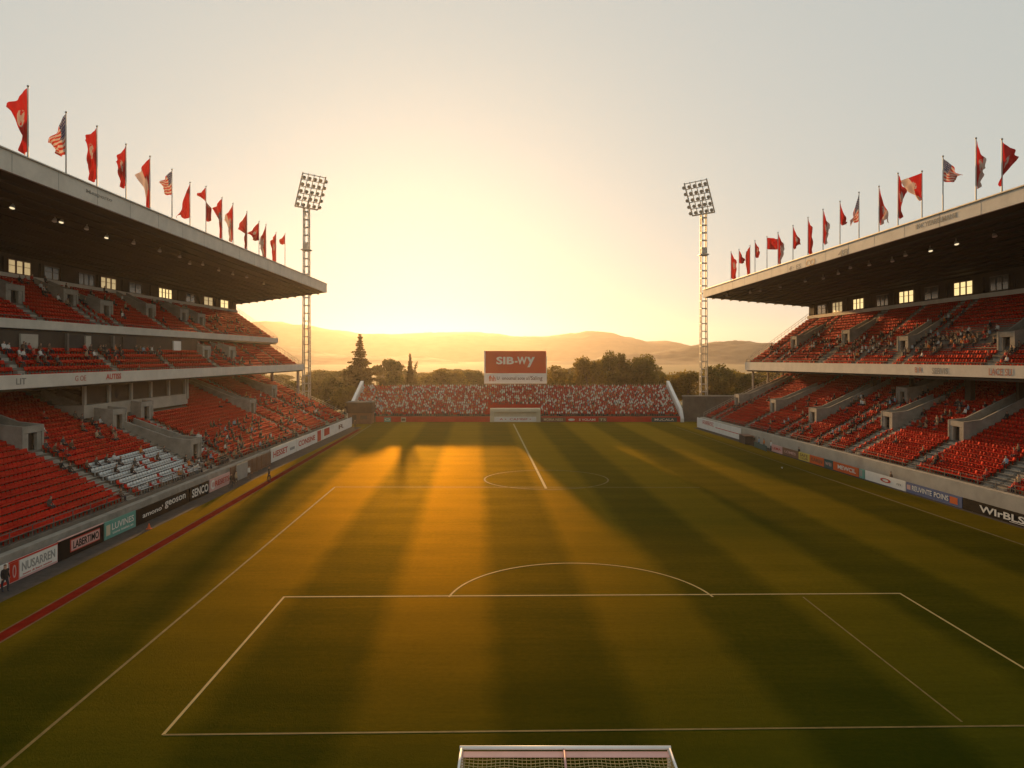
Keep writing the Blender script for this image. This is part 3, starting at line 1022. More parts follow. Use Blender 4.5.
# seats of the far stand join the mass
eseats = []
for i in range(en):
    z = lerp(eh0, eh1, i / en)
    yy = EY + .5 + ed * (i + .6) / en
    x = -XW + .5
    while x < XW - .4:
        if not (tx0 - .4 < x < tx1 + .4 and z < 3.4) and not (x < hx1 and z < 2.0 and False):
            eseats.append((x, yy, z))
        x += .52
seat_mass(rest, "stadium_seats", M_RED_SEAT, "rows of red seats with one pale block filling both side stands")
bm_ = MB()
for i in range(en):
    z = lerp(eh0, eh1, i / en)
    yy = EY + .5 + ed * (i + .72) / en
    bm_.box((0, yy, z + .42), (2 * XW - .6, .3, .05))
    bm_.box((0, yy + .17, z + .62), (2 * XW - .6, .04, .36))
tag(obj("bench_rows", bm_, M_RED_SEAT, ES), kind="stuff")

# ------------------------------------------------------------------ people
def skin_person(name, verts, edges, rads, mat_fn, mats):
    me = bpy.data.meshes.new(name)
    me.from_pydata(verts, edges, [])
    o = bpy.data.objects.new(name, me)
    COL.objects.link(o)
    sk = o.modifiers.new("skin", 'SKIN')
    sk.use_smooth_shade = True
    for i, r in enumerate(rads):
        me.skin_vertices[0].data[i].radius = r if isinstance(r, tuple) else (r, r)
    me.skin_vertices[0].data[0].use_root = True
    ss = o.modifiers.new("sub", 'SUBSURF')
    ss.levels = ss.render_levels = 1
    bpy.context.view_layer.update()
    dg = bpy.context.evaluated_depsgraph_get()
    out = bpy.data.meshes.new_from_object(o.evaluated_get(dg))
    out.name = name
    bpy.data.objects.remove(o)
    bpy.data.meshes.remove(me)
    out.materials.clear()
    for m in mats: out.materials.append(m)
    idx = [mat_fn(p.center) for p in out.polygons]
    out.polygons.foreach_set("material_index", idx)
    out.polygons.foreach_set("use_smooth", [True] * len(out.polygons))
    return out
def standing(shirt, trousers, stride=.12):
    v = [(0, 0, .98), (0, 0, 1.18), (0, .01, 1.38), (0, 0, 1.50), (0, -.02, 1.60), (0, -.02, 1.70), (0, -.01, 1.78)]
    e = [(0, 1), (1, 2), (2, 3), (3, 4), (4, 5), (5, 6)]
    r = [(.16, .11), (.15, .11), (.18, .12), (.07, .07), (.085, .095), (.095, .105), (.06, .07)]
    for sg in (-1, 1):
        b = len(v)
        v += [(sg * .19, 0, 1.42), (sg * .25, .03, 1.15), (sg * .26, -.06, .92), (sg * .26, -.09, .82)]
        e += [(2, b), (b, b + 1), (b + 1, b + 2), (b + 2, b + 3)]
        r += [.065, .05, .04, .035]
        b = len(v)
        v += [(sg * .10, 0, .88), (sg * .11, -stride * sg, .50), (sg * .11, stride * sg * -.6, .10), (sg * .12, stride * sg * -.6 - .13, .05)]
        e += [(0, b), (b, b + 1), (b + 1, b + 2), (b + 2, b + 3)]
        r += [.095, .068, .048, .042]
    def mf(c):
        if c.z > 1.70 or (c.z > 1.60 and c.y > .02): return 3
        if c.z > 1.49: return 2
        if abs(c.x) > .2 and c.z < .90: return 2
        return 0 if c.z > .93 else 1
    return skin_person("person", v, e, r, mf, [shirt, trousers, M_SKIN, M_HAIR])
def seated(shirt, trousers, lean=0.0):
    # faces -X ; seat height .45
    v = [(0, 0, .52), (-.02 - lean * .3, 0, .74), (-.02 - lean * .6, 0, .95), (-.03 - lean, 0, 1.06), (-.05 - lean, 0, 1.15), (-.05 - lean, 0, 1.25), (-.04 - lean, 0, 1.33)]
    e = [(0, 1), (1, 2), (2, 3), (3, 4), (4, 5), (5, 6)]
    r = [(.15, .15), (.15, .12), (.17, .12), (.065, .065), (.085, .09), (.095, .10), (.06, .065)]
    for sg in (-1, 1):
        b = len(v)
        v += [(-.02 - lean * .6, sg * .19, .98), (-.06, sg * .24, .74), (-.26, sg * .16, .62), (-.33, sg * .13, .60)]
        e += [(2, b), (b, b + 1), (b + 1, b + 2), (b + 2, b + 3)]
        r += [.06, .05, .04, .035]
        b = len(v)
        v += [(-.06, sg * .10, .52), (-.42, sg * .12, .52), (-.44, sg * .12, .12), (-.54, sg * .12, .05)]
        e += [(0, b), (b, b + 1), (b + 1, b + 2), (b + 2, b + 3)]
        r += [.09, .07, .05, .04]
    def mf(c):
        if c.z > 1.27 or (c.z > 1.16 and c.x > -.02 - lean): return 3
        if c.z > 1.05: return 2
        if c.x < -.29 and c.z > .56: return 2
        if c.z > .60 or (c.x > -.1 and c.z > .55): return 0
        return 1
    return skin_person("person", v, e, r, mf, [shirt, trousers, M_SKIN, M_HAIR])
CLOTH = {"white": (.62, .60, .57), "red": (.42, .03, .02), "black": (.02, .02, .022), "dark grey": (.07, .068, .065), "tan": (.36, .26, .16),
         "pale blue": (.24, .33, .42), "orange": (.55, .16, .03), "brown": (.13, .075, .045)}
CM = {k: mat("cloth_" + k.replace(" ", "_"), v, .85, .12, 2.0) for k, v in CLOTH.items()}
M_TROUSER = mat("dark_trousers", (.035, .035, .045), .85, .2, 2.0)
SEATED = {}
for k in CLOTH:
    SEATED[k] = [seated(CM[k], M_TROUSER, .0), seated(CM[k], M_TROUSER, .14)]

by_tier = {}
for s in SEATS:
    by_tier.setdefault(id(s[5]), []).append(s)
PEOPLE = []
CROWD = .85
taken = set()
def cluster(T, px, py, n, sy, st):
    y, t = T.solve(px, py)
    L_ = by_tier[id(T)]
    A = np.array([(s[1], s[6]) for s in L_])
    for _ in range(int(n * CROWD * (.62 if T is rl else 1) + .5)):
        yy = y + RNG.normal(0, sy); rr = t * T.n + RNG.normal(0, st)
        d = np.abs(A[:, 0] - yy) / .54 + np.abs(A[:, 1] - rr) * 2
        k = int(d.argmin())
        if d[k] < 4 and (id(T), k) not in taken:
            taken.add((id(T), k))
            PEOPLE.append(L_[k])
for px, py, n, sy, st in [(62, 449, 9, 1.2, 1.2), (20, 436, 5, 1.5, 1), (88, 428, 10, 2, 1.2), (112, 441, 7, 2, 1.5), (150, 440, 10, 4, 2), (215, 445, 36, 6, 1.6), (185, 447, 28, 6, 1.5),
                          (235, 462, 30, 5, 1.2), (240, 430, 34, 6, 1.8), (280, 425, 34, 8, 2.0), (300, 405, 34, 7, 2.5), (320, 415, 26, 6, 2), (285, 440, 20, 6, 1.5), (262, 405, 22, 6, 1.6), (70, 480, 3, 6, 4),
                          (125, 468, 10, 3, 2), (210, 470, 16, 3, 1), (55, 492, 2, 4, 3)]:
    cluster(ll, px, py, n, sy, st)
for px, py, n, sy, st in [(10, 360, 14, 2.5, 1), (28, 358, 10, 2, 1), (40, 362, 8, 3, 1), (100, 352, 20, 3, 1.2), (120, 356, 12, 3, 1), (150, 357, 10, 4, 1)]:
    cluster(lm_near, px, py, n, sy, st)
for px, py, n, sy, st in [(205, 352, 22, 5, 2), (225, 356, 18, 5, 2), (255, 358, 12, 5, 2)]:
    cluster(lm_far, px, py, n, sy, st)
for px, py, n, sy, st in [(45, 295, 12, 4, 2), (60, 292, 10, 4, 2), (75, 300, 8, 4, 2), (120, 310, 12, 5, 2), (170, 315, 14, 6, 2), (210, 322, 14, 6, 2), (240, 330, 10, 5, 2)]:
    cluster(lu, px, py, n, sy, st)
for px, py, n, sy, st in [(800, 432, 20, 2.5, 1.0), (835, 437, 12, 1.5, .8), (872, 435, 4, 2, 1), (860, 425, 26, 4, 2), (865, 404, 34, 4, 1.6), (890, 400, 20, 4, 2), (905, 410, 28, 4, 2),
                          (940, 412, 34, 4, 1.8), (932, 428, 18, 2, 2.5), (925, 395, 8, 4, 1.5), (1015, 455, 14, 2, 3), (975, 415, 14, 4, 2), (1005, 412, 14, 3, 2), (790, 418, 18, 4, 2),
                          (745, 408, 16, 4, 2), (830, 412, 18, 4, 2), (960, 470, 6, 8, 2), (912, 462, 10, 3, 1.5), (820, 440, 10, 5, 2), (760, 425, 8, 5, 2)]:
    cluster(rl, px, py, n, sy, st)
for px, py, n, sy, st in [(790, 352, 24, 6, 1.2), (830, 350, 34, 5, 1.4), (865, 352, 34, 4, 1.5), (885, 345, 24, 4, 2), (930, 345, 34, 4, 1.6), (955, 343, 34, 3, 1.2), (975, 345, 18, 3, 1.2),
                          (920, 352, 24, 4, 1), (945, 322, 10, 2, 1.2), (985, 330, 4, 2, 2), (812, 340, 12, 5, 2), (1015, 352, 8, 2, 1.5)]:
    cluster(ru, px, py, n, sy, st)
PEOPLE.sort(key=lambda s: s[0] ** 2 + s[1] ** 2 + (s[2] - CAMH) ** 2)
KEYS = list(CLOTH)
KP = np.array([.10, .16, .30, .18, .07, .03, .04, .12])
TN = {id(ll): "lower tier of the left stand", id(lm_near): "middle tier of the left stand", id(lm_far): "middle tier of the left stand", id(lu): "upper tier of the left stand",
      id(rl): "lower tier of the right stand", id(ru): "upper tier of the right stand"}
vis = [s for s in PEOPLE if seen(s)]
for s in vis[:290]:
    k = KEYS[RNG.choice(len(KEYS), p=KP)]
    o = bpy.data.objects.new("person", SEATED[k][int(RNG.integers(2))])
    COL.objects.link(o)
    o.location = (s[0] + s[3] * .06, s[1], s[2])
    o.rotation_euler = (0, 0, (0 if s[3] > 0 else math.pi) + float(RNG.normal(0, .12)))
    o.scale = [float(RNG.uniform(.94, 1.06))] * 3
    tag(o, "spectator in %s %s top seated in the %s" % ("an" if k[0] == "o" else "a", k, TN[id(s[5])]), "person", "spectators in %s tops in the %s" % (k, TN[id(s[5])]))
# everyone else, above all the full end stand, reads as one crowd
def crowd_template():
    mb = MB()
    def ring(z, a, b, x0=0.0):
        return [(x0 + a * math.cos(2 * math.pi * k / 6), b * math.sin(2 * math.pi * k / 6), z) for k in range(6)]
    lv = [ring(.42, .15, .19), ring(.75, .13, .18), ring(.98, .13, .22), ring(1.07, .07, .08, -.03)]
    V = [p for r_ in lv for p in r_]
    F = [(j * 6 + k, j * 6 + (k + 1) % 6, (j + 1) * 6 + (k + 1) % 6, (j + 1) * 6 + k) for j in range(3) for k in range(6)]
    mb.add(V, F, 0)
    hv = [ring(1.05, .05, .05, -.04), ring(1.15, .10, .085, -.05), ring(1.27, .09, .08, -.05), ring(1.34, .03, .03, -.05)]
    V = [p for r_ in hv for p in r_]
    mb.add(V, F, 1)
    mb.hexa([(-.45, -.18, .44), (0, -.18, .44), (0, .18, .44), (-.45, .18, .44), (-.45, -.16, .60), (0, -.16, .62), (0, .16, .62), (-.45, .16, .60)], 2)
    mb.hexa([(-.47, -.17, .04), (-.36, -.17, .04), (-.36, .17, .04), (-.47, .17, .04), (-.46, -.16, .46), (-.34, -.16, .46), (-.34, .16, .46), (-.46, .16, .46)], 2)
    return np.array(mb.v), np.array(mb.f), np.array(mb.mi)
cv, cf, cmi = crowd_template()
pos, rot, hue, stand_h = [], [], [], []
for s in vis[290:]:
    pos.append((s[0], s[1], s[2])); rot.append(0.0 if s[3] > 0 else math.pi); hue.append(int(RNG.choice(8, p=KP)))
EP = np.array([.36, .47, .02, .03, .04, .03, .04, .01])
for x, y, z in eseats:
    if RNG.random() < .66 + .3 * mnoise.noise(Vector((x * .22, y * .5, 3.0))) + .2:
        pos.append((x + RNG.normal(0, .05), y, z + RNG.normal(0, .04))); rot.append(math.pi / 2); hue.append(int(RNG.choice(8, p=EP)))
pos, rot, hue = np.array(pos), np.array(rot), np.array(hue)
N = len(pos)
V = np.repeat(cv[None], N, 0) * RNG.uniform(.92, 1.08, (N, 1, 1))
c_, s_ = np.cos(rot)[:, None], np.sin(rot)[:, None]
Vx = V[:, :, 0] * c_ - V[:, :, 1] * s_ + pos[:, 0:1]
Vy = V[:, :, 0] * s_ + V[:, :, 1] * c_ + pos[:, 1:2]
V = np.stack([Vx, Vy, V[:, :, 2] + pos[:, 2:3]], -1)
F = cf[None] + (np.arange(N) * len(cv))[:, None, None]
mi = np.repeat(cmi[None], N, 0)
mi = np.where(mi == 0, hue[:, None], np.where(mi == 1, 8, 9))
co = link_mesh("crowd", np_mesh("crowd", V.reshape(-1, 3), F.reshape(-1, 4), mi.ravel()), [CM[k] for k in KEYS] + [M_SKIN, M_TROUSER], None, (0, 0, 0))
tag(co, "packed crowd in red and white filling the far end stand", "crowd", kind="stuff")

def stand_person(px, py, shirt, trousers, face, label, scale=1.0, line=None, base=0.0):
    P = gnd(px, py)
    if line:                                       # stands on a line along the stand's front wall
        A = lin(0, line); B = lin(1, line) - A
        y = A / ((px - VX) / FX - B)
        P = Vector((lin(y, line), y, 0))
    me = standing(CM[shirt], trousers)
    o = bpy.data.objects.new("person", me)
    COL.objects.link(o)
    o.location = (P.x, P.y, base)
    o.rotation_euler = (0, 0, face)
    o.scale = (scale,) * 3
    return tag(o, label, "person")
stand_person(269, 482, "black", M_TROUSER, 1.8, "person in dark clothes standing alone on the edge of the red running track", 1.14)
stand_person(5, 592, "black", M_TROUSER, 1.4, "person in black before the nearest board of the left stand", 1.05)
stand_person(355, 429, "brown", M_TROUSER, .6, "person in brown standing by the hut in the far left corner", 1.15)
for px, py, sh, lab in [(231, 481, "black", "person in black standing where the pink board ends by the wire fence"),
                        (236, 479, "tan", "person in a tan top standing left of the grey gate panel"),
                        (249, 475, "white", "person in a white top standing right of the grey gate panel")]:
    stand_person(px, py, sh, M_TROUSER, 1.5, lab, line=off(LF, 1.9))
for px, py, sh, lab in [(754, 444.5, "black", "person in black beside the dark equipment crate by the right stand"),
                        (759, 446.5, "pale blue", "person in a pale blue top among the group by the right stand"),
                        (764, 447.5, "orange", "person in an orange top among the group by the right stand"),
                        (771, 448, "white", "person in a white top at the near side of the group by the right stand"),
                        (799, 455.5, "black", "person in black standing against the white wall behind the yellow board"),
                        (891, 480.5, "brown", "person in a brown top leaning at the concrete wall behind the long white board")]:
    stand_person(px, py, sh, M_TROUSER, -1.5, lab, line=off(RF, -.62 if px > 780 else -1.2))

# ------------------------------------------------------------------ advertising boards along the stands
LB = off(LF, .75)          # board line, left
RB = off(RF, -1.25)
def yline(px, line):
    A = lin(0, line); B = lin(1, line) - A
    return A / ((px - VX) / FX - B)
def board(px0, px1, side, h, m, label, texts=(), z0=.06, th=.1, line=None, frame=None):
    line = line or (LB if side < 0 else RB)
    ya, yb = yline(px0, line), yline(px1, line)
    p, q = Vector((lin(ya, line), ya, 0)), Vector((lin(yb, line), yb, 0))
    ex = (q - p).normalized()
    L_ = (q - p).length
    ey = Vector((0, 0, 1))
    n = ex.cross(ey)
    root = empty("advertising_board", (p + q) / 2, label, "advertising board", "advertising boards along the pitch")
    mb = MB()
    a, b = p + ex * .03, q - ex * .03
    mb.hexa([a - n * th, b - n * th, b, a] + [])if False else None
    z1 = z0 + h
    mb.hexa([a + ey * z0, b + ey * z0, b - n * th + ey * z0, a - n * th + ey * z0, a + ey * z1, b + ey * z1, b - n * th + ey * z1, a - n * th + ey * z1])
    obj("panel", mb, m, root)
    st = MB()
    for t in (.12, .5, .88):
        c = p + ex * (L_ * t)
        st.bar(c - n * (th + .03), c - n * (th + .03) + ey * (z1 - .1), .06)
        st.bar(c - n * (th + .03) + ey * (z1 - .25), c - n * (th + .55), .05)
    obj("strut", st, M_STEEL, root)
    if frame:
        fr = MB()
        fr.bar(a + ey * (z1 + .03) - n * th / 2, b + ey * (z1 + .03) - n * th / 2, th + .04, .06)
        obj("edge_trim", fr, frame, root)
    for tx in texts:
        if tx[0] == "text":
            _, body, c0, c1, v0, v1, tm_ = tx[:7]
            w = (c1 - c0) * L_; hh = (v1 - v0) * h
            o = p + ex * ((c0 + c1) / 2 * L_) + ey * (z0 + (v0 + v1) / 2 * h) + n * .014
            obj("lettering", text_mb(body, w, hh, o, ex, ey, bold=tx[7] if len(tx) > 7 else .01), tm_, root)
        else:                                     # ("block", c0, c1, v0, v1, material)
            _, c0, c1, v0, v1, tm_ = tx[:6]
            d0 = .010 if len(tx) < 7 else tx[6]
            bl = MB()
            p0, p1 = p + ex * (c0 * L_), p + ex * (c1 * L_)
            za, zb = z0 + v0 * h, z0 + v1 * h
            bl.hexa([p0 + ey * za + n * d0, p1 + ey * za + n * d0, p1 + ey * za - n * .02, p0 + ey * za - n * .02,
                     p0 + ey * zb + n * d0, p1 + ey * zb + n * d0, p1 + ey * zb - n * .02, p0 + ey * zb - n * .02])
            obj("printed_panel", bl, tm_, root)
    return root
# left side, from the near end
board(-34, 8.5, -1, 1.5, M_WHITE, "white board with a red lower band, nearest board at the left stand", [("block", .0, 1, .04, .2, M_RED)])
board(9, 58, -1, 1.5, M_PINK, "pink and white board with a red badge at its near end reading NUSARREN",
      [("block", 0, 1, .93, 1.0, M_RED), ("block", .01, .18, .04, .92, M_RED), ("block", .20, .98, .10, .90, M_WHITE), ("text", "0", .06, .13, .2, .8, M_PINK, .0), ("text", "NUSARREN", .24, .93, .34, .76, M_GREY, .015), ("text", "nuste di baro enstes", .26, .86, .16, .25, M_RED)])
board(58.3, 104, -1, 1.5, M_BLACK, "black board with a red-edged plate reading LABERTIMO",
      [("block", .24, .90, .20, .86, M_RED), ("block", .26, .89, .25, .81, M_PINK, .016), ("text", "LABERTIMO", .30, .87, .33, .73, M_BLACK, .02)], frame=M_PINK)
board(104.5, 136, -1, 1.5, M_GREEN, "green board with pale lettering reading LUVINES", [("block", .05, .17, .2, .8, M_CREAM), ("text", "LUVINES", .22, .92, .42, .8, M_WHITE), ("text", "cone meles as", .24, .9, .18, .32, M_WHITE)])
board(136.5, 189, -1, 1.45, M_BLACK, "long black board with white lettering reading amono geoson", [("text", "amono'", .1, .46, .34, .66, M_WHITE), ("text", "geoson", .5, .92, .28, .78, M_WHITE)])
board(189.5, 209, -1, 1.45, M_BLACK, "short black board with bold white lettering reading SENCO", [("text", "SENCO", .12, .95, .2, .82, M_WHITE, .02)])
board(209.6, 230, -1, 1.45, M_PINK, "small pink board with red lettering reading CRESETS", [("text", "C", .05, .22, .15, .9, M_WHITE, .03), ("text", "RESETS", .26, .95, .3, .74, M_RED)])
board(271, 296.5, -1, 2.1, M_WHITE, "tall white board reading HESSET right of the wire fence", [("text", "HESSET", .08, .62, .28, .72, M_RED, .02), ("block", .72, .92, .3, .5, M_GREY)], line=off(LF, .22))
board(296.8, 322.5, -1, 2.1, M_WHITE, "tall white board reading CONSINE with a red door panel", [("text", "CONSINE", .06, .68, .3, .74, M_RED, .02), ("block", .78, .93, .02, .95, M_RED)], line=off(LF, .22))
board(322.8, 352, -1, 2.1, M_WHITE, "tall white board with a red square and dark logo at the far left corner", [("block", .04, .2, .25, .9, M_RED), ("text", "R", .5, .68, .3, .72, M_BROWN, .02)], line=off(LF, .22))
# right side, from the near end
board(962.5, 1046, 1, 1.15, M_BLACK, "black board with big white lettering reading WIrBLSE", [("text", "WIrBLSE", .23, .86, .2, .78, M_WHITE, .02), ("block", .60, .82, .1, .14, M_WHITE)])
board(906, 962, 1, 1.15, M_BLUE, "blue board with pale lettering reading REUVINTE POINS", [("text", "REUVINTE", .12, .49, .3, .78, M_WHITE, .01), ("text", "POINS", .53, .78, .3, .78, M_WHITE, .01), ("block", .80, .93, .2, .8, M_ORANGE), ("block", .02, .09, .3, .75, M_PINK)])
board(865, 905.5, 1, 1.15, M_WHITE, "white board with a small red emblem on its middle", [("text", "O", .40, .66, .3, .74, M_RED, .03), ("text", "m", .8, .9, .4, .6, M_GREY)])
board(859, 864.5, 1, 1.15, M_GREEN, "narrow green board between the orange board and the long white board", [("block", .1, .6, .2, .9, M_GREY)])
board(833, 858.6, 1, 1.15, M_ORANGE, "orange red board with white lettering reading MEWCIL", [("text", "MEWCIL", .2, .9, .3, .78, M_WHITE, .02)])
board(824, 832.7, 1, 1.15, M_TEAL, "small dark teal board with pale marks beside the orange red board", [("text", "WEI", .15, .85, .3, .7, M_PINK)])
board(809.5, 823.7, 1, 1.15, M_ORANGE, "amber orange board with dark lettering reading KARIN", [("text", "KARIN", .12, .9, .3, .75, M_BROWN, .01)])
board(798.5, 809.2, 1, 1.15, M_YELLOW, "yellow board with dark lettering reading SAFE", [("text", "SAFE", .12, .88, .5, .85, M_BROWN), ("text", "CLUB", .12, .88, .15, .42, M_BROWN)])
board(782.5, 798.2, 1, 1.15, M_BROWN, "brown board left of the yellow board", [("text", "LOMES", .15, .85, .35, .7, M_PINK)])
board(771.5, 782.2, 1, 1.15, M_PINK, "pale pink board with red lettering reading LEMA", [("text", "LEMA", .12, .88, .35, .7, M_RED)])
board(697, 741, 1, 2.15, M_WHITE, "tall white hoarding reading HUREBOLL at the far end of the right stand", [("text", "HUREBOLL", .15, .42, .5, .78, M_RED, .01), ("block", .15, .42, .82, .86, M_RED), ("block", .46, .96, .44, .5, M_RED)], line=off(RF, -.2))
# in front of the far stand
EL = EY - .25
def end_board(px0, px1, m, label, body=None, tm_=None, h=1.05):
    x0, x1 = (px0 - VX) / FX * EL, (px1 - VX) / FX * EL
    root = empty("advertising_board", ((x0 + x1) / 2, EL, 0), label, "advertising board", "advertising boards before the end stand")
    obj("panel", MB().box(((x0 + x1) / 2, EL, h / 2 + .05), (x1 - x0 - .06, .1, h)), m, root)
    if body:
        obj("lettering", text_mb(body, (x1 - x0) * .76, h * .5, ((x0 + x1) / 2, EL - .065, h / 2 + .05), (1, 0, 0), (0, 0, 1), bold=.01), tm_, root)
end_board(540.8, 566, M_BROWN, "brown board with cream lettering reading MORIA NESS before the end stand", "MORIA NESS", M_CREAM)
end_board(567, 576, M_SIGNRED, "small bright red board with a white dot before the end stand", "•", M_WHITE)
end_board(576.5, 598, M_RED, "red board with white lettering reading E VOLAMI before the end stand", "E VOLAMI", M_WHITE)
end_board(598.5, 607, M_BROWN, "small brown board reading TS before the end stand", "TS", M_CREAM)
end_board(607.5, 651, M_RED, "long plain red board before the end stand")
end_board(651.5, 677, M_TEAL, "dark teal board with white lettering reading MUCALA before the end stand", "MUCALA", M_WHITE)
end_board(384, 391, M_GREEN, "small pale green board at the left of the end stand's red wall", "O", M_WHITE)
end_board(401, 406, M_CREAM, "small cream board at the left of the end stand's red wall", "I", M_BROWN)

# balcony and roof lettering
def wall_text(body, px0, px1, line, z0, z1, m, parent, side, bold=.01):
    ya, yb = yline(px0, line), yline(px1, line)
    p, q = Vector((lin(ya, line), ya, 0)), Vector((lin(yb, line), yb, 0))
    ex = (q - p).normalized(); n = ex.cross(Vector((0, 0, 1)))
    o = (p + q) / 2 + Vector((0, 0, (z0 + z1) / 2)) + n * .02
    obj("lettering", text_mb(body, (q - p).length, z1 - z0, o, ex, (0, 0, 1), bold=bold), m, parent)
wall_text("AUTISS", 106, 121, FM, 13.1, 13.75, M_RED, LS, -1, .02)
wall_text("G OE", 75, 86, FM, 13.1, 13.7, M_FADED, LS, -1)
wall_text("LIT", 16, 26, FM, 13.1, 13.7, M_FADEDG, LS, -1)
wall_text("Meaporto", 86, 112, (60, -44.6, 160, -43.5), 32.65, 33.15, M_FADEDG, LR, -1)
wall_text("SERVIS", 932, 948, FR, 13.5, 14.3, M_FADEDG, RS, 1)
wall_text("B R", 915, 922, FR, 13.6, 14.3, M_FADED, RS, 1)
wall_text("LACE SU", 989, 1012, FR, 13.6, 14.4, M_FADED, RS, 1)
wall_text("INC YEARELMANE", 916, 957, RRX, 30.1, 30.65, M_FADEDG, RR, 1)
wall_text("48", 838, 848, RRX, 29.4, 30.3, M_FADEDG, RR, 1)
wall_text("CO", 806, 815, RRX, 29.3, 30.3, M_BROWN, RR, 1, .03)
wall_text("4 · ES", 789, 801, RRX, 29.4, 30.1, M_FADEDG, RR, 1)

# ------------------------------------------------------------------ wire fence, gate panel and crates in the gaps
fe = empty("wire_fence", (lin(96, LB), 96, 0), "brown wire fence with posts between the pink board and the tall white board", "fence")
ya, yb = yline(230.5, LB), yline(270.5, LB)
for k in range(9):
    y = lerp(ya, yb, k / 8)
    obj("post", MB().bar((lin(y, LB), y, 0), (lin(y, LB), y, 2.0), .1), M_BROWN, fe)
wm = MB()
for k in range(14):
    z = .12 + k * .14
    wm.bar((lin(ya, LB), ya, z), (lin(yb, LB), yb, z), .025)
for k in range(120):
    y = lerp(ya, yb, k / 119)
    wm.bar((lin(y, LB) - .03, y, .1), (lin(y, LB) - .03, y, 1.95), .025)
obj("mesh_panel", wm, M_BROWN, fe)
yg = yline(242, off(LB, .3))
gp = empty("gate_panel", (lin(yg, LB) + .3, yg, 0), "grey metal gate panel standing in front of the wire fence", "gate")
gx_ = lin(yg, LB) + .3
obj("leaf", MB().box((gx_, yg, 1.05), (.06, 3.4, 1.9)), M_GREY, gp)
obj("gate_frame", join_mb(MB().box((gx_, yg - 1.75, 1.05), (.1, .1, 2.1)), MB().box((gx_, yg + 1.75, 1.05), (.1, .1, 2.1)), MB().box((gx_, yg, 2.06), (.099, 3.6, .1))), M_STEEL, gp)
yc = yline(746.5, off(RB, .1))
xc = lin(yc, off(RB, .1))
cr = empty("equipment_crate", (xc, yc, 0), "dark equipment crate with a lid at the end of the tall white hoarding", "crate")
obj("crate_body", MB().box((xc, yc, .75), (1.6, 3.4, 1.4)), M_DARK, cr, bevel=.04)
obj("lid", MB().box((xc, yc, 1.52), (1.7, 3.5, .12)), M_BROWN, cr)
yc = yline(762, off(RB, -.5)); xc = lin(yc, off(RB, -.5))
bb = empty("banner_stand", (xc, yc, 0), "low teal banner stand in front of the group by the right stand", "banner")
obj("banner", MB().box((xc - .3, yc, .5), (.06, 6.0, .9)), M_TEAL, bb)
obj("strut", join_mb(MB().bar((xc - .25, yc - 2.8, 0), (xc - .25, yc - 2.8, 1.0), .06), MB().bar((xc - .25, yc + 2.8, 0), (xc - .25, yc + 2.8, 1.0), .06)), M_STEEL, bb)

# ball and cone left on the grass
def uv_ball(c, r, seg=16, rings=10, mfun=None):
    mb = MB()
    V = [(c[0], c[1], c[2] - r)]
    for j in range(1, rings):
        p = -math.pi / 2 + math.pi * j / rings
        V += [(c[0] + r * math.cos(p) * math.cos(2 * math.pi * k / seg), c[1] + r * math.cos(p) * math.sin(2 * math.pi * k / seg), c[2] + r * math.sin(p)) for k in range(seg)]
    V.append((c[0], c[1], c[2] + r))
    F, mi = [], []
    for k in range(seg):
        F.append((0, 1 + (k + 1) % seg, 1 + k)); mi.append(0)
        b = 1 + (rings - 2) * seg
        F.append((b + k, b + (k + 1) % seg, len(V) - 1)); mi.append(0)
    for j in range(rings - 2):
        for k in range(seg):
            F.append((1 + j * seg + k, 1 + j * seg + (k + 1) % seg, 1 + (j + 1) * seg + (k + 1) % seg, 1 + (j + 1) * seg + k))
            mi.append(1 if (j // 2 + k // 3) % 3 == 0 else 0)
    mb.v, mb.f, mb.mi = V, F, mi
    return mb
b = gnd(782, 468.5)
tag(obj("football", uv_ball((b.x, b.y, .12), .12), [M_WHITE, M_BLACK], smooth=True), "white football lying on the shaded grass near the right touchline", "football")
b = gnd(149, 529)
cn = MB()
cn.box((b.x, b.y, .025), (.42, .42, .05))
cn.tube((b.x, b.y, .05), (b.x, b.y, .5), .15, .04, n=14)
tag(obj("marker_cone", cn, M_ORANGE), "small orange marker cone on the grass beside the path, left of the track", "cone")

# ------------------------------------------------------------------ goal in the foreground
GZ = 23.6
gxa, gxb = (461.5 - VX) / FX * GZ, (669 - VX) / FX * GZ
gh = 2.44
M_GOAL = mat("goal_paint", (.84, .80, .76), .5, .04, 2.0)
goal = empty("football_goal", ((gxa + gxb) / 2, GZ, 0), "white football goal with a square net seen from behind, nearest the camera", "goal")
obj("crossbar", MB().tube((gxa - .06, GZ, gh), (gxb + .06, GZ, gh), .065, n=12), M_GOAL, goal, smooth=True)
for x in (gxa, gxb):
    obj("post", MB().tube((x, GZ, 0), (x, GZ, gh), .06, n=12), M_GOAL, goal, smooth=True)
for x, sx in ((gxa, -.02), (gxb, .02)):
    br = MB()
    br.tube((x, GZ, gh), (x + sx, GZ - 1.3, gh - .12), .045, n=10)
    br.tube((x + sx, GZ - 1.3, gh - .12), (x + sx, GZ - 2.0, .04), .045, n=10)
    br.tube((x + sx, GZ - 2.0, .04), (x, GZ, .04), .04, n=10)
    obj("side_frame", br, M_GOAL, goal, smooth=True)
obj("net_stay", join_mb(MB().tube(((gxa + gxb) / 2 - .05, GZ + .0, gh - .02), ((gxa + gxb) / 2 - .05, GZ - 1.3, gh - .14), .04, n=10), MB().tube(((gxa + gxb) / 2 - .05, GZ - 1.3, gh - .14), ((gxa + gxb) / 2 - .05, GZ - 2.0, .04), .035, n=10)), M_PINK, goal, smooth=True)
tape = MB()
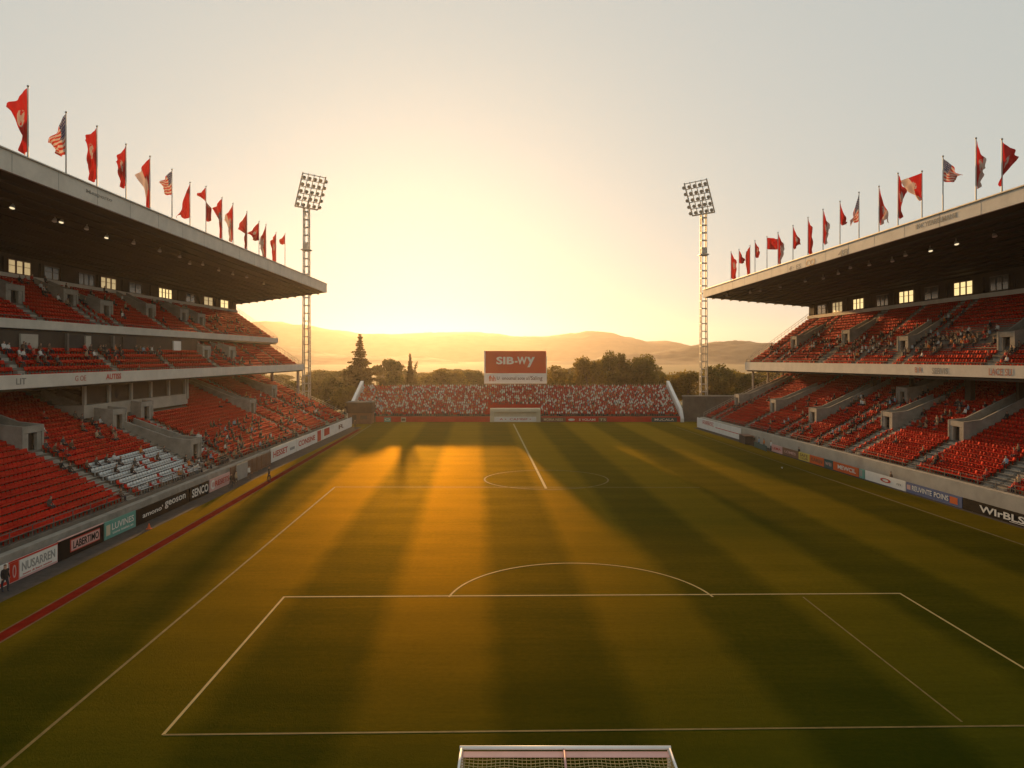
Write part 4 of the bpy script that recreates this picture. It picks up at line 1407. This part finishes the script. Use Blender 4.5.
tape.hexa([(gxa + .05, GZ - .07, gh - .10), (gxb - .05, GZ - .07, gh - .10), (gxb - .05, GZ - .36, gh - .13), (gxa + .05, GZ - .36, gh - .13),
           (gxa + .05, GZ - .07, gh - .085), (gxb - .05, GZ - .07, gh - .085), (gxb - .05, GZ - .36, gh - .115), (gxa + .05, GZ - .36, gh - .115)])
obj("net_tape", tape, M_PINK, goal)
M_NET = mat("net_cord", (.42, .33, .16), .8, .1, 3)
net = MB()
nx_ = 48
top = lambda x, t: (x, GZ - .1 - 1.2 * t, gh - .1 - .06 * t - .16 * math.sin(math.pi * t) * (.6 + .4 * math.sin((x - gxa) * 2.1) ** 2))
back = lambda x, t: (x, GZ - 1.3 - .7 * t, gh - .16 - (gh - .2) * t)
for k in range(nx_ + 1):
    x = lerp(gxa, gxb, k / nx_)
    pts = [top(x, q / 8) for q in range(9)] + [back(x, q / 6) for q in range(1, 7)]
    for p, q in zip(pts, pts[1:]):
        net.bar(p, q, .016)
for q in range(1, 10):
    pts = [top(lerp(gxa, gxb, k / 24), q / 9) for k in range(25)]
    for p, r_ in zip(pts, pts[1:]): net.bar(p, r_, .016)
for q in range(1, 18):
    pts = [back(lerp(gxa, gxb, k / 8), q / 17) for k in range(9)]
    for p, r_ in zip(pts, pts[1:]): net.bar(p, r_, .016)
for x in (gxa, gxb):
    for k in range(15):
        z = .1 + k * .15
        yb_ = GZ - 1.3 - .7 * (1 - z / (gh - .15))
        net.bar((x, GZ, z), (x, yb_, z), .016)
    for k in range(12):
        y = GZ - .15 * k
        net.bar((x, y, .05), (x, y, gh - .15 if y > GZ - 1.3 else max(.1, (gh - .15) * (1 - (GZ - 1.3 - y) / .7))), .016)
obj("net", net, M_NET, goal)

# ------------------------------------------------------------------ scoreboard
SY = 182.5
sx0, sx1 = (485.5 - VX) / FX * SY, (546 - VX) / FX * SY
zt, zm, zl = [CAMH + (VY - v) / FX * SY for v in (351, 373.2, 383.5)]
sb = empty("scoreboard", (0, SY, 0), "large red sign board on posts behind the end stand", "sign board")
cxs = (sx0 + sx1) / 2
obj("panel", MB().box((cxs, SY, (zt + zm) / 2), (sx1 - sx0, .7, zt - zm)), M_SIGNRED, sb, bevel=.04)
obj("lower_panel", MB().box((cxs, SY, (zm + zl) / 2 - .02), (sx1 - sx0 + .1, .66, zm - zl - .04)), M_WHITE, sb, bevel=.04)
obj("base_beam", MB().box((cxs, SY, zl - .45), (sx1 - sx0 - .4, .5, .7)), M_BROWN, sb)
fr = MB()
fr.box((sx0 - .18, SY, (zt + zl) / 2), (.3, .8, zt - zl))
fr.box((sx1 + .12, SY, (zt + zl) / 2 - .6), (.16, .8, zt - zl - 1.2))
obj("frame", fr, M_WHITE, sb)
for x in (sx0 + 1.5, sx0 + 5.5, sx1 - 5.5, sx1 - 1.5):
    obj("post", MB().box((x, SY + .1, (zl - .8) / 2), (.5, .4, zl - .8)), M_STEEL, sb)
sw = sx1 - sx0
ss_ = (zt - zm)
fy = SY - .37
obj("lettering", text_mb("SIB", sw * .29, ss_ * .34, (cxs - sw * .175, fy, zm + ss_ * .57), (1, 0, 0), (0, 0, 1), bold=.03), M_WHITE, sb)
obj("lettering", text_mb("-W", sw * .20, ss_ * .34, (cxs + sw * .085, fy, zm + ss_ * .57), (1, 0, 0), (0, 0, 1), bold=.03), M_WHITE, sb)
obj("lettering", text_mb("y", sw * .13, ss_ * .46, (cxs + sw * .25, fy, zm + ss_ * .50), (1, 0, 0), (0, 0, 1), bold=.03), M_WHITE, sb)
lh = zm - zl
obj("lettering", text_mb("fhh", sw * .11, lh * .55, (cxs - sw * .39, fy + .02, zl + lh * .5), (1, 0, 0), (0, 0, 1), bold=.02), M_ORANGE, sb)
obj("lettering", text_mb("U  onoumal aote al", sw * .52, lh * .32, (cxs - sw * .05, fy + .02, zl + lh * .52), (1, 0, 0), (0, 0, 1), bold=.01), M_BROWN, sb)
obj("lettering", text_mb("/Saling", sw * .22, lh * .5, (cxs + sw * .33, fy + .02, zl + lh * .48), (1, 0, 0), (0, 0, 1), bold=.01), M_BROWN, sb)

# ------------------------------------------------------------------ floodlight towers
def floodlight(px, Z, ytop_mast, corners, label, side):
    base = Vector(((px - VX) / FX * Z, Z, 0))
    hm = CAMH + (VY - ytop_mast) / FX * Z
    root = empty("floodlight_tower", base, label, "floodlight", "floodlight towers behind the stands")
    w0, w1 = .78, .6
    legs = [[], [], [], []]
    nseg = 27
    mast = MB()
    cs = [(-1, -1), (1, -1), (1, 1), (-1, 1)]
    def cp(k, z):
        w = lerp(w0, w1, z / hm)
        return base + Vector((cs[k][0] * w, cs[k][1] * w, z))
    for k in range(4):
        mast.bar(cp(k, 0), cp(k, hm), .24)
    for s in range(nseg):
        z = hm * (s + .5) / nseg
        for k in range(4):
            mast.bar(cp(k, z), cp((k + 1) % 4, z), .2)
            z2 = hm * (s + 1) / nseg
            if s % 3 == 0 and k % 2:
                mast.bar(cp(k, z), cp((k + 1) % 4, min(hm, z2 + .4)), .10)
    obj("mast", mast, M_STEEL, root)
    pl = MB()
    zp = hm * .80
    pl.box((base.x, base.y, zp), (2.3, 2.3, .25))
    pl.box((base.x, base.y - .9, zp + .9), (.9, .5, 1.4))
    obj("service_platform", pl, M_STEEL, root)
    # lamp frame: turned to the pitch and tipped forward
    yaw = R(46) * side
    n = Vector((math.sin(yaw), -math.cos(yaw), 0))
    wv = Vector((math.cos(yaw), math.sin(yaw), 0))
    tilt = R(27)
    up = Vector((0, 0, 1)) * math.cos(tilt) + n * math.sin(tilt)
    face = n * math.cos(tilt) - Vector((0, 0, 1)) * math.sin(tilt)
    W, H = 6.3, 8.7
    o = base + Vector((0, 0, hm))
    P = lambda a, b_, d=0: o + wv * (a * W / 2) + up * (b_ * H) + face * d
    fr = MB()
    for a_ in (-1, -.5, 0, .5, 1):
        fr.bar(P(a_, 0), P(a_, 1), .24 if abs(a_) == 1 else .14)
    for b_ in (0, .2, .4, .6, .8, .97):
        fr.bar(P(-1, b_), P(1, b_), .3 if b_ == 0 else .17)
    fr.bar(P(-.2, .0, -.2), o + Vector((0, 0, -2.2)), .2)
    fr.bar(P(.2, .5, -.2), o + Vector((0, 0, -.2)), .2)
    obj("lamp_frame", fr, M_STEEL, root)
    lamp = MB()
    for r0, r1, d0, d1 in ((.22, .40, .25, .55), (.40, .46, .55, .90)):
        lamp.tube((0, 0, d0), (0, 0, d1), r0, r1, n=12)
    me = None
    for i in range(5):
        for j in range(5):
            c = P(-1 + .48 * i + .04, .10 + .195 * j, .1)
            if me is None:
                mm = MB()
                for v in lamp.v:
                    mm.v.append(c + wv * v[0] + up * v[1] + face * v[2])
                mm.f, mm.mi = lamp.f, lamp.mi
                l0 = obj("lamp", mm, M_STEEL, root, origin=c)
                me = l0
            else:
                q = me.copy()
                COL.objects.link(q)
                q.location = c - WORLD[root.name]
    return root
floodlight(306.5, 175, 208, None, "tall lattice floodlight tower rising behind the left stand's roof", 1)
floodlight(703.5, 176, 214, None, "tall lattice floodlight tower rising behind the grey wall at the right stand", -1)

# ------------------------------------------------------------------ flags on the roofs
def flag_mat(name, kind):
    m = bpy.data.materials.new(name)
    m.use_nodes = True
    n, l = m.node_tree.nodes, m.node_tree.links
    p = n["Principled BSDF"]
    p.inputs["Roughness"].default_value = .8
    uv = n.new("ShaderNodeUVMap")
    sp = n.new("ShaderNodeSeparateXYZ")
    l.new(uv.outputs[0], sp.inputs[0])
    def mth(op, a, b=None):
        q = n.new("ShaderNodeMath"); q.operation = op
        for i, v in enumerate((a, b)):
            if v is None: continue
            if isinstance(v, (int, float)): q.inputs[i].default_value = v
            else: l.new(v, q.inputs[i])
        return q.outputs[0]
    def mix(f, a, b):
        q = n.new("ShaderNodeMix"); q.data_type = 'RGBA'
        l.new(f, q.inputs[0])
        for i, v in ((6, a), (7, b)):
            if isinstance(v, tuple): q.inputs[i].default_value = (*v, 1)
            else: l.new(v, q.inputs[i])
        return q.outputs[2]
    u, v = sp.outputs[0], sp.outputs[1]
    if kind == "stripes":
        st = mth('GREATER_THAN', mth('MODULO', mth('MULTIPLY', v, 13), 2), 1)
        c = mix(st, (.50, .05, .03), (.62, .50, .42))
        ca = mth('MULTIPLY', mth('LESS_THAN', u, .42), mth('GREATER_THAN', v, .46))
        du = mth('SUBTRACT', mth('FRACT', mth('MULTIPLY', u, 14)), .5)
        dv = mth('SUBTRACT', mth('FRACT', mth('MULTIPLY', v, 11)), .5)
        star = mth('LESS_THAN', mth('ADD', mth('MULTIPLY', du, du), mth('MULTIPLY', dv, dv)), .06)
        cc = mix(star, (.02, .025, .10), (.45, .45, .45))
        c = mix(ca, c, cc)
    elif kind == "plain":
        c = mix(mth('LESS_THAN', v, 0.0), (.44, .016, .011), (.44, .016, .011))
    else:
        a_, b_ = mth('SUBTRACT', u, .5), mth('SUBTRACT', v, .62)
        d = mth('ADD', mth('MULTIPLY', mth('MULTIPLY', a_, a_), 1.0), mth('MULTIPLY', mth('MULTIPLY', b_, b_), 1.6))
        nz = n.new("ShaderNodeTexNoise")
        nz.inputs["Scale"].default_value = 9
        l.new(uv.outputs[0], nz.inputs["Vector"])
        ring = mth('MULTIPLY', mth('LESS_THAN', mth('ADD', d, mth('MULTIPLY', nz.outputs[0], .03)), .055), mth('GREATER_THAN', nz.outputs[0], .43))
        c = mix(ring, (.44, .016, .011), (.42, .33, .29))
        if kind == "panel":
            pn = mth('GREATER_THAN', u, .62)
            c = mix(pn, c, (.56, .42, .36))
    l.new(c, p.inputs["Base Color"])
    tr = n.new("ShaderNodeBsdfTranslucent")
    l.new(c, tr.inputs[0])
    ms = n.new("ShaderNodeMixShader")
    ms.inputs[0].default_value = .35
    l.new(p.outputs[0], ms.inputs[1]); l.new(tr.outputs[0], ms.inputs[2])
    l.new(ms.outputs[0], n["Material Output"].inputs[0])
    return m
FM_ = {k: flag_mat("flag_" + k, k) for k in ("stripes", "plain", "emblem", "panel")}
def flag_cloth(name, top, L_, wfly, drop, tail, sg, parent, m, seed, dd):
    """cloth hung from a pole: hoist of length L_, upper fly corner at (wfly, -drop), lower end narrowed to tail"""
    nu, nv = 14, 26
    rr = random.Random(seed)
    ph = rr.random() * 6
    V, F, UV = [], [], []
    for j in range(nv + 1):
        v = j / nv
        if v < dd: w = lerp(wfly * .55, wfly, (v / dd)) if False else wfly
        w = lerp(wfly, tail, min(1, v / max(dd, .05)) ** .8) if dd < 1 else lerp(wfly, tail, v)
        for i in range(nu + 1):
            u = i / nu
            x = sg * (w * u + .10 * math.sin(v * 7 + ph) * u * (tail if v > dd else wfly) * .7)
            z = -v * L_ - u * drop * (1 - v) ** 1.3 - .06 * L_ * math.sin(u * 3) * v
            y = (.30 * math.sin(u * 8 + v * 5 + ph) + .14 * math.sin(u * 17 - v * 9 + ph)) * (.15 + u) * min(1, .5 + w)
            V.append((top[0] + sg * .05 + x, top[1] + y, top[2] + z))
    for j in range(nv):
        for i in range(nu):
            k = j * (nu + 1) + i
            F.append((k, k + 1, k + nu + 2, k + nu + 1))
    mb = MB(); mb.v, mb.f, mb.mi = V, F, [0] * len(F)
    o = obj(name, mb, m, parent, smooth=True)
    uvl = o.data.uv_layers.new(name="UVMap")
    W_ = nu + 1
    for poly in o.data.polygons:
        for li, vi in zip(poly.loop_indices, poly.vertices):
            uvl.data[li].uv = ((vi % W_) / nu, 1 - (vi // W_) / nv)
    return o
def flagpole(px, ytop, ybase, yend, fx, fy, tailpx, kind, side, sg, dd, label, lift=0, inset=.6):
    """px pole; ytop/ybase pole ends; cloth hangs to yend; (fx, fy) = fly corner offset in px of the photograph's scale"""
    frx, frt = (LRX, LRT) if side < 0 else (RRX, RRT)
    line = off(frx, side * inset)
    y = yline(px, line)
    s = y / FX
    zb = lin(y, frt) - .05
    L_pole = CAMH + (VY - ytop) * s - zb
    base = Vector((lin(y, line), y, zb))
    root = empty("flagpole", base, label, "flag", "flags along the %s roof" % ("left" if side < 0 else "right"))
    pm = MB()
    pm.tube(base, base + Vector((0, 0, L_pole)), .075, .05, n=8)
    pm.box((base.x, base.y, base.z + .06), (.4, .4, .12))
    obj("pole", pm, M_STEEL, root)
    obj("finial", uv_ball(base + Vector((0, 0, L_pole + .08)), .11, 10, 6), [M_STEEL, M_STEEL], root, smooth=True)
    top = base + Vector((0, 0, L_pole - .12 - lift * s))
    Lc = max(.8, top.z - max(zb + .05, CAMH + (VY - yend) * s))
    flag_cloth("cloth", top, Lc, fx * s * 1.22, fy * s * 1.25, tailpx * s * 1.15, sg, root, FM_[kind], int(px * 7), dd)
# px, top, base, cloth end, fly dx, fly dy, tail, kind, direction, where the fold closes, label
for a_ in [(28, 87, 153, 151, 18, 15, 6, "emblem", -1, .62, "tallest red flag with a white round emblem, nearest on the left roof"),
           (66, 113, 173, 154, 14, 23, 8, "stripes", -1, 1.0, "stars and stripes flag second from the near end of the left roof"),
           (97, 127, 186, 179, 11, 9, 6, "emblem", -1, .7, "long red flag with a pale corner, third from the near end of the left roof"),
           (126, 145, 199, 186, 9, 12, 4, "emblem", -1, .8, "narrow red flag with a pale mark, fourth from the left roof's near end"),
           (150, 157, 210, 209, 11, 14, 3, "panel", -1, .6, "long red flag with a white middle, fifth from the left roof's near end"),
           (172, 170, 217, 194, 9, 9, 6, "stripes", -1, 1.0, "stars and stripes flag with a bright lower half, sixth on the left roof"),
           (190, 183, 226, 217, 10, 28, 7, "plain", -1, 1.0, "plain red flag hanging down left of its pole on the left roof"),
           (206, 187, 232, 220, 8, 6, -5, "emblem", -1, .5, "pointed red flag with its tail blown across its pole, left roof"),
           (222, 198, 239, 237, 7, 8, 2, "emblem", -1, .5, "slim red flag with a tail reaching the left roof's edge"),
           (233, 204, 241, 240, 8, 12, 3, "panel", -1, .5, "tawny red flag with a pointed fly, tenth on the left roof"),
           (247, 212, 249, 247, 8, 13, 1.6, "plain", -1, .3, "orange red flag with a drooping point on the left roof"),
           (259, 222, 255, 240, 9, 9, 5, "emblem", -1, .8, "broad red flag lifted to the left, fourth from the far end of the left roof"),
           (266, 225, 257, 257, 6, 14, 3, "panel", -1, .8, "wide pale red flag crossing its neighbour on the left roof"),
           (276, 233, 261, 261, 4, 6, 3, "emblem", -1, .9, "thin dark red flag second from the far end of the left roof"),
           (285, 234, 266, 244, 5, 5, 4, "plain", -1, 1.0, "small red flag at the far end of the left roof")]:
    flagpole(*a_[:8], -1, a_[8], a_[9], a_[10])
for a_ in [(731, 252, 280, 278, 5, 8, 4, "emblem", 1, .9, "red flag at the far end of the right roof"),
           (739, 250, 278, 263, 5, 8, 4, "plain", 1, 1.0, "small orange red flag second from the far end of the right roof"),
           (750, 246, 274, 273, 3, 4, 3, "plain", -1, 1.0, "narrow upright red flag third from the far end of the right roof"),
           (755, 241, 272, 257, 4, 8, 3, "emblem", 1, 1.0, "small red flag with a pale corner, fourth from the far end of the right roof"),
           (767, 237, 267, 249, 10, 1, 9, "plain", 1, 1.0, "bright orange flag flying level on the right roof"),
           (778, 233, 264, 263, 6, 12, 2, "panel", 1, 1.0, "leaf-shaped red flag with a pale edge on the right roof"),
           (793, 226, 260, 248, 7, 14, 2, "emblem", 1, 1.0, "red flag with a white lower half bellied to the right on the right roof"),
           (808, 218, 254, 253, 4, 10, 3, "plain", 1, .9, "narrow dark red flag eighth from the far end of the right roof"),
           (823, 210, 249, 243, 6, 14, 3, "panel", 1, .9, "salmon red flag with a dark spot on the right roof"),
           (840, 202, 244, 224, 6, 18, 4, "plain", 1, 1.0, "short red flag high on its pole beside the right roof's small striped flag"),
           (859, 193, 237, 221, 7, 26, 5, "stripes", -1, 1.0, "small striped flag hanging left of its pole on the right roof"),
           (879, 187, 231, 223, 9, 28, 3, "panel", 1, 1.0, "broad dark red flag with a pale edge on the right roof"),
           (898, 174, 225, 217, 7, 14, 3, "emblem", 1, .55, "tall red flag with a pale mark left of the loose flag on the right roof"),
           (922, 172, 218, 199, 18, 6, 3, "panel", -1, 1.0, "red and white flag blown out left of its pole on the right roof"),
           (943, 157, 210, 181, 14, 14, 10, "stripes", 1, 1.0, "large orange striped flag third from the near end of the right roof"),
           (976, 139, 199, 186, 9, 22, 3, "panel", 1, .9, "tall red flag with a blue and white edge on the right roof"),
           (1002, 140, 191, 184, 14, 12, -5, "emblem", 1, 1.0, "wide red flag with a white emblem, nearest on the right roof")]:
    flagpole(*a_[:8], 1, a_[8], a_[9], a_[10])

# ------------------------------------------------------------------ trees
def leaf_quads(C, size, rng, flat=0.0):
    n = len(C)
    A = rng.normal(size=(n, 3)); A /= np.linalg.norm(A, axis=1)[:, None]
    B = rng.normal(size=(n, 3)); B -= (A * B).sum(1)[:, None] * A; B /= np.linalg.norm(B, axis=1)[:, None]
    s = size * rng.uniform(.6, 1.35, (n, 1))
    A, B = A * s, B * s * .62
    V = np.stack([C - A, C - B * .9 + A * .1, C + A, C + B], 1).reshape(-1, 3)
    return V, np.arange(4 * n).reshape(-1, 4)
def broadleaf(h, w, seed, lobes=22, leaves=170, size=.42, base=.22, leaf=None):
    rng = np.random.default_rng(seed)
    tr = MB()
    bend = Vector((rng.normal(0, .3), rng.normal(0, .3), 0))
    pts = [Vector((0, 0, 0)), Vector((0, 0, h * .2)) + bend * .3, Vector((0, 0, h * .45)) + bend, Vector((0, 0, h * .75)) + bend * 1.5]
    rd = [h * .026, h * .021, h * .015, h * .006]
    for k in range(3):
        tr.tube(pts[k], pts[k + 1], rd[k], rd[k + 1], n=8)
    allC = []
    for q in range(lobes):
        zf_ = rng.uniform(base, .95)
        prof = math.sin(math.pi * min(1, max(0.04, (zf_ - base + .12) / (1.14 - base)))) ** .7
        an = rng.uniform(0, 2 * math.pi)
        rr_ = rng.uniform(.2, 1.0) ** .6 * prof * w / 2
        c = Vector((rr_ * math.cos(an), rr_ * math.sin(an), zf_ * h))
        lr = rng.uniform(.11, .19) * h * (.7 + .3 * prof)
        n = int(leaves * rng.uniform(.7, 1.3))
        d = rng.normal(size=(n, 3)); d /= np.linalg.norm(d, axis=1)[:, None]
        rad_ = lr * rng.uniform(.35, 1.08, (n, 1))
        allC.append(np.array(c) + d * rad_ * np.array([1.1, 1.1, .82]))
        s0 = pts[1].lerp(pts[2], rng.uniform(0, 1))
        mid = s0.lerp(c, .5) + Vector((0, 0, h * .03))
        tr.tube(s0, mid, h * .009, h * .006, n=5)
        tr.tube(mid, c, h * .006, h * .002, n=5)
    V, F = leaf_quads(np.concatenate(allC), size, rng)
    return tr, V, F, leaf or M_LEAF
def conifer(h, w, seed, broken=False):
    rng = np.random.default_rng(seed)
    tr = MB()
    tr.tube((0, 0, 0), (0, 0, h * .98), h * .02, h * .002, n=8)
    C, z = [], h * .06
    while z < h * .985:
        f = 1 - z / h
        R_ = w / 2 * min(1, (f / .8) ** 1.2) * rng.uniform(.6, 1.25) + .12
        nb = max(4, int(6 + 7 * f))
        a0 = rng.uniform(0, 6.28)
        for k in range(nb):
            if rng.random() < .12: continue
            an = a0 + 2 * math.pi * k / nb + rng.normal(0, .2)
            L_ = R_ * rng.uniform(.6, 1.15)
            dz = -L_ * rng.uniform(.12, .3)
            tip = Vector((L_ * math.cos(an), L_ * math.sin(an), z + dz + L_ * .12))
            tr.tube((0, 0, z), tip, .05, .015, n=4, cap=False)
            m = int(14 + 34 * L_)
            t = rng.uniform(.12, 1.05, (m, 1))
            base_ = np.array((0, 0, z)) * (1 - t) + np.array(tip) * t
            sp = .08 + .09 * L_ * (1 - t * .7)
            C.append(base_ + rng.normal(size=(m, 3)) * sp * np.array([1, 1, .5]))
        z += h * .021 * rng.uniform(.8, 1.25) + .1
    if broken:
        # a second leader leaning out near the top
        tr.tube((0, 0, h * .45), (w * .32, 0, h * .82), h * .014, h * .004, n=6)
        t = rng.uniform(0, 1, (220, 1))
        C.append(np.array((0, 0, h * .45)) * (1 - t) + np.array((w * .34, 0, h * .84)) * t + rng.normal(size=(220, 3)) * (.7 - .45 * t))
    V, F = leaf_quads(np.concatenate(C), .27, rng)
    return tr, V, F, M_NEEDLE
def make_tree(name, data, label=None, cat="tree"):
    tr, V, F, lm = data
    root = empty(name, (0, 0, 0), label, cat)
    obj("trunk", tr, M_BARK, root, origin=(0, 0, 0), smooth=True)
    o = link_mesh("crown", np_mesh("crown", V, F), lm, root, (0, 0, 0))
    return root
TP = {"a": make_tree("broadleaf_tree", broadleaf(17, 12, 5, 30, 240)), "b": make_tree("broadleaf_tree", broadleaf(17, 10, 9, 24, 220, base=.3, leaf=M_LEAF_WARM)),
      "c": make_tree("broadleaf_tree", broadleaf(14, 13, 21, 30, 240, base=.12)), "d": make_tree("broadleaf_tree", broadleaf(16, 7.5, 33, 15, 150, base=.3, leaf=M_LEAF_WARM)),
      "k": make_tree("conifer_tree", conifer(22, 13, 4)), "m": make_tree("conifer_tree", conifer(16, 8, 8, True))}
PH = {"a": 17.6, "b": 17.6, "c": 14.6, "d": 16.6, "k": 22, "m": 16}
PW = {"a": 13.5, "b": 11.5, "c": 14.5, "d": 9, "k": 12, "m": 8}
used = set()
def tree(kind, px, ytop, Z, wpx, label, group=None):
    z = CAMH + (VY - ytop) / FX * Z
    proto_ = TP[kind]
    if kind in used:
        o = copy_tree(proto_)
    else:
        o = proto_; used.add(kind)
    o.location = ((px - VX) / FX * Z, Z, -.1)
    o.rotation_euler = (0, 0, random.random() * 6.28 if kind != "m" else 0)
    sz = z / PH[kind]; sw_ = (wpx / FX * Z) / PW[kind]
    o.scale = (sw_, sw_, sz)
    tag(o, label, "tree", group)
    return o
tree("k", 360, 332, 197, 47, "tall pointed conifer beyond the left end of the far stand")
tree("m", 410, 353, 200, 20, "thin conifer with a forked bare top between the tall conifer and the red sign")
tree("c", 389, 359, 215, 44, "round hazy tree between the two conifers")
tree("c", 332, 376, 196, 30, "low bushy tree just left of the tall conifer")
tree("a", 314, 377, 205, 24, "bushy tree right of the left floodlight tower's foot")
tree("b", 345, 383, 190, 22, "low tree tucked between the left stand's end and the tall conifer")
tree("a", 286, 380, 200, 34, "tree showing under the left stand's balcony end")
tree("b", 449, 366, 222, 36, "hazy tree left of the red sign, nearest to the forked conifer")
tree("a", 470, 370, 230, 36, "hazy tree just left of the red sign")
tree("d", 431, 372, 225, 26, "slim hazy tree right of the forked conifer")
tree("d", 556, 362, 200, 28, "slim golden tree just right of the red sign")
tree("b", 590, 352.5, 197, 34, "tall loose tree, leftmost of the cluster right of the red sign")
tree("a", 614, 350.5, 199, 34, "tallest rounded tree in the middle of the cluster right of the red sign")
tree("a", 638, 354, 196, 42, "dense dark tree at the right of the cluster beyond the end stand")
tree("c", 574, 372, 205, 22, "low tree between the slim golden tree and the tall cluster")
tree("c", 664, 374, 206, 22, "low hazy tree between the cluster and the right floodlight tower")
tree("b", 688, 367, 200, 36, "golden tree just left of the right floodlight tower")
tree("a", 718, 364, 203, 38, "dark tree just right of the right floodlight tower")
tree("c", 744, 374, 198, 32, "low dense tree under the right stand's balcony end")
tree("b", 733, 369, 215, 26, "warm coloured tree second right of the right floodlight tower")
tree("c", 768, 378, 196, 30, "tree half hidden by the right stand's lower tier")
tree("a", 790, 372, 205, 30, "tree seen through the gap under the right stand's balcony")
rt = random.Random(5)
for k in range(80):
    px = rt.uniform(250, 800)
    Z = rt.uniform(250, 420)
    tree(rt.choice("abcdc"), px, rt.uniform(367, 376), Z, rt.uniform(20, 32), "hazy distant tree in the belt beyond the nearer trees", "distant trees beyond the end stand")

# ------------------------------------------------------------------ haze: the evening air, from below the ground to above the towers
hz = MB()
hz.box((0, 1700, 84.0), (11400, 4300, 170.0))
hm_ = bpy.data.materials.new("evening_haze")
hm_.use_nodes = True
n, l = hm_.node_tree.nodes, hm_.node_tree.links
n.remove(n["Principled BSDF"])
pv = n.new("ShaderNodeVolumePrincipled")
pv.inputs["Color"].default_value = (1.0, .90, .80, 1)
pv.inputs["Density"].default_value = HAZE_DENSITY
pv.inputs["Anisotropy"].default_value = HAZE_G
l.new(pv.outputs[0], n["Material Output"].inputs["Volume"])
h_ = obj("haze", hz, hm_)
tag(h_, kind="stuff")
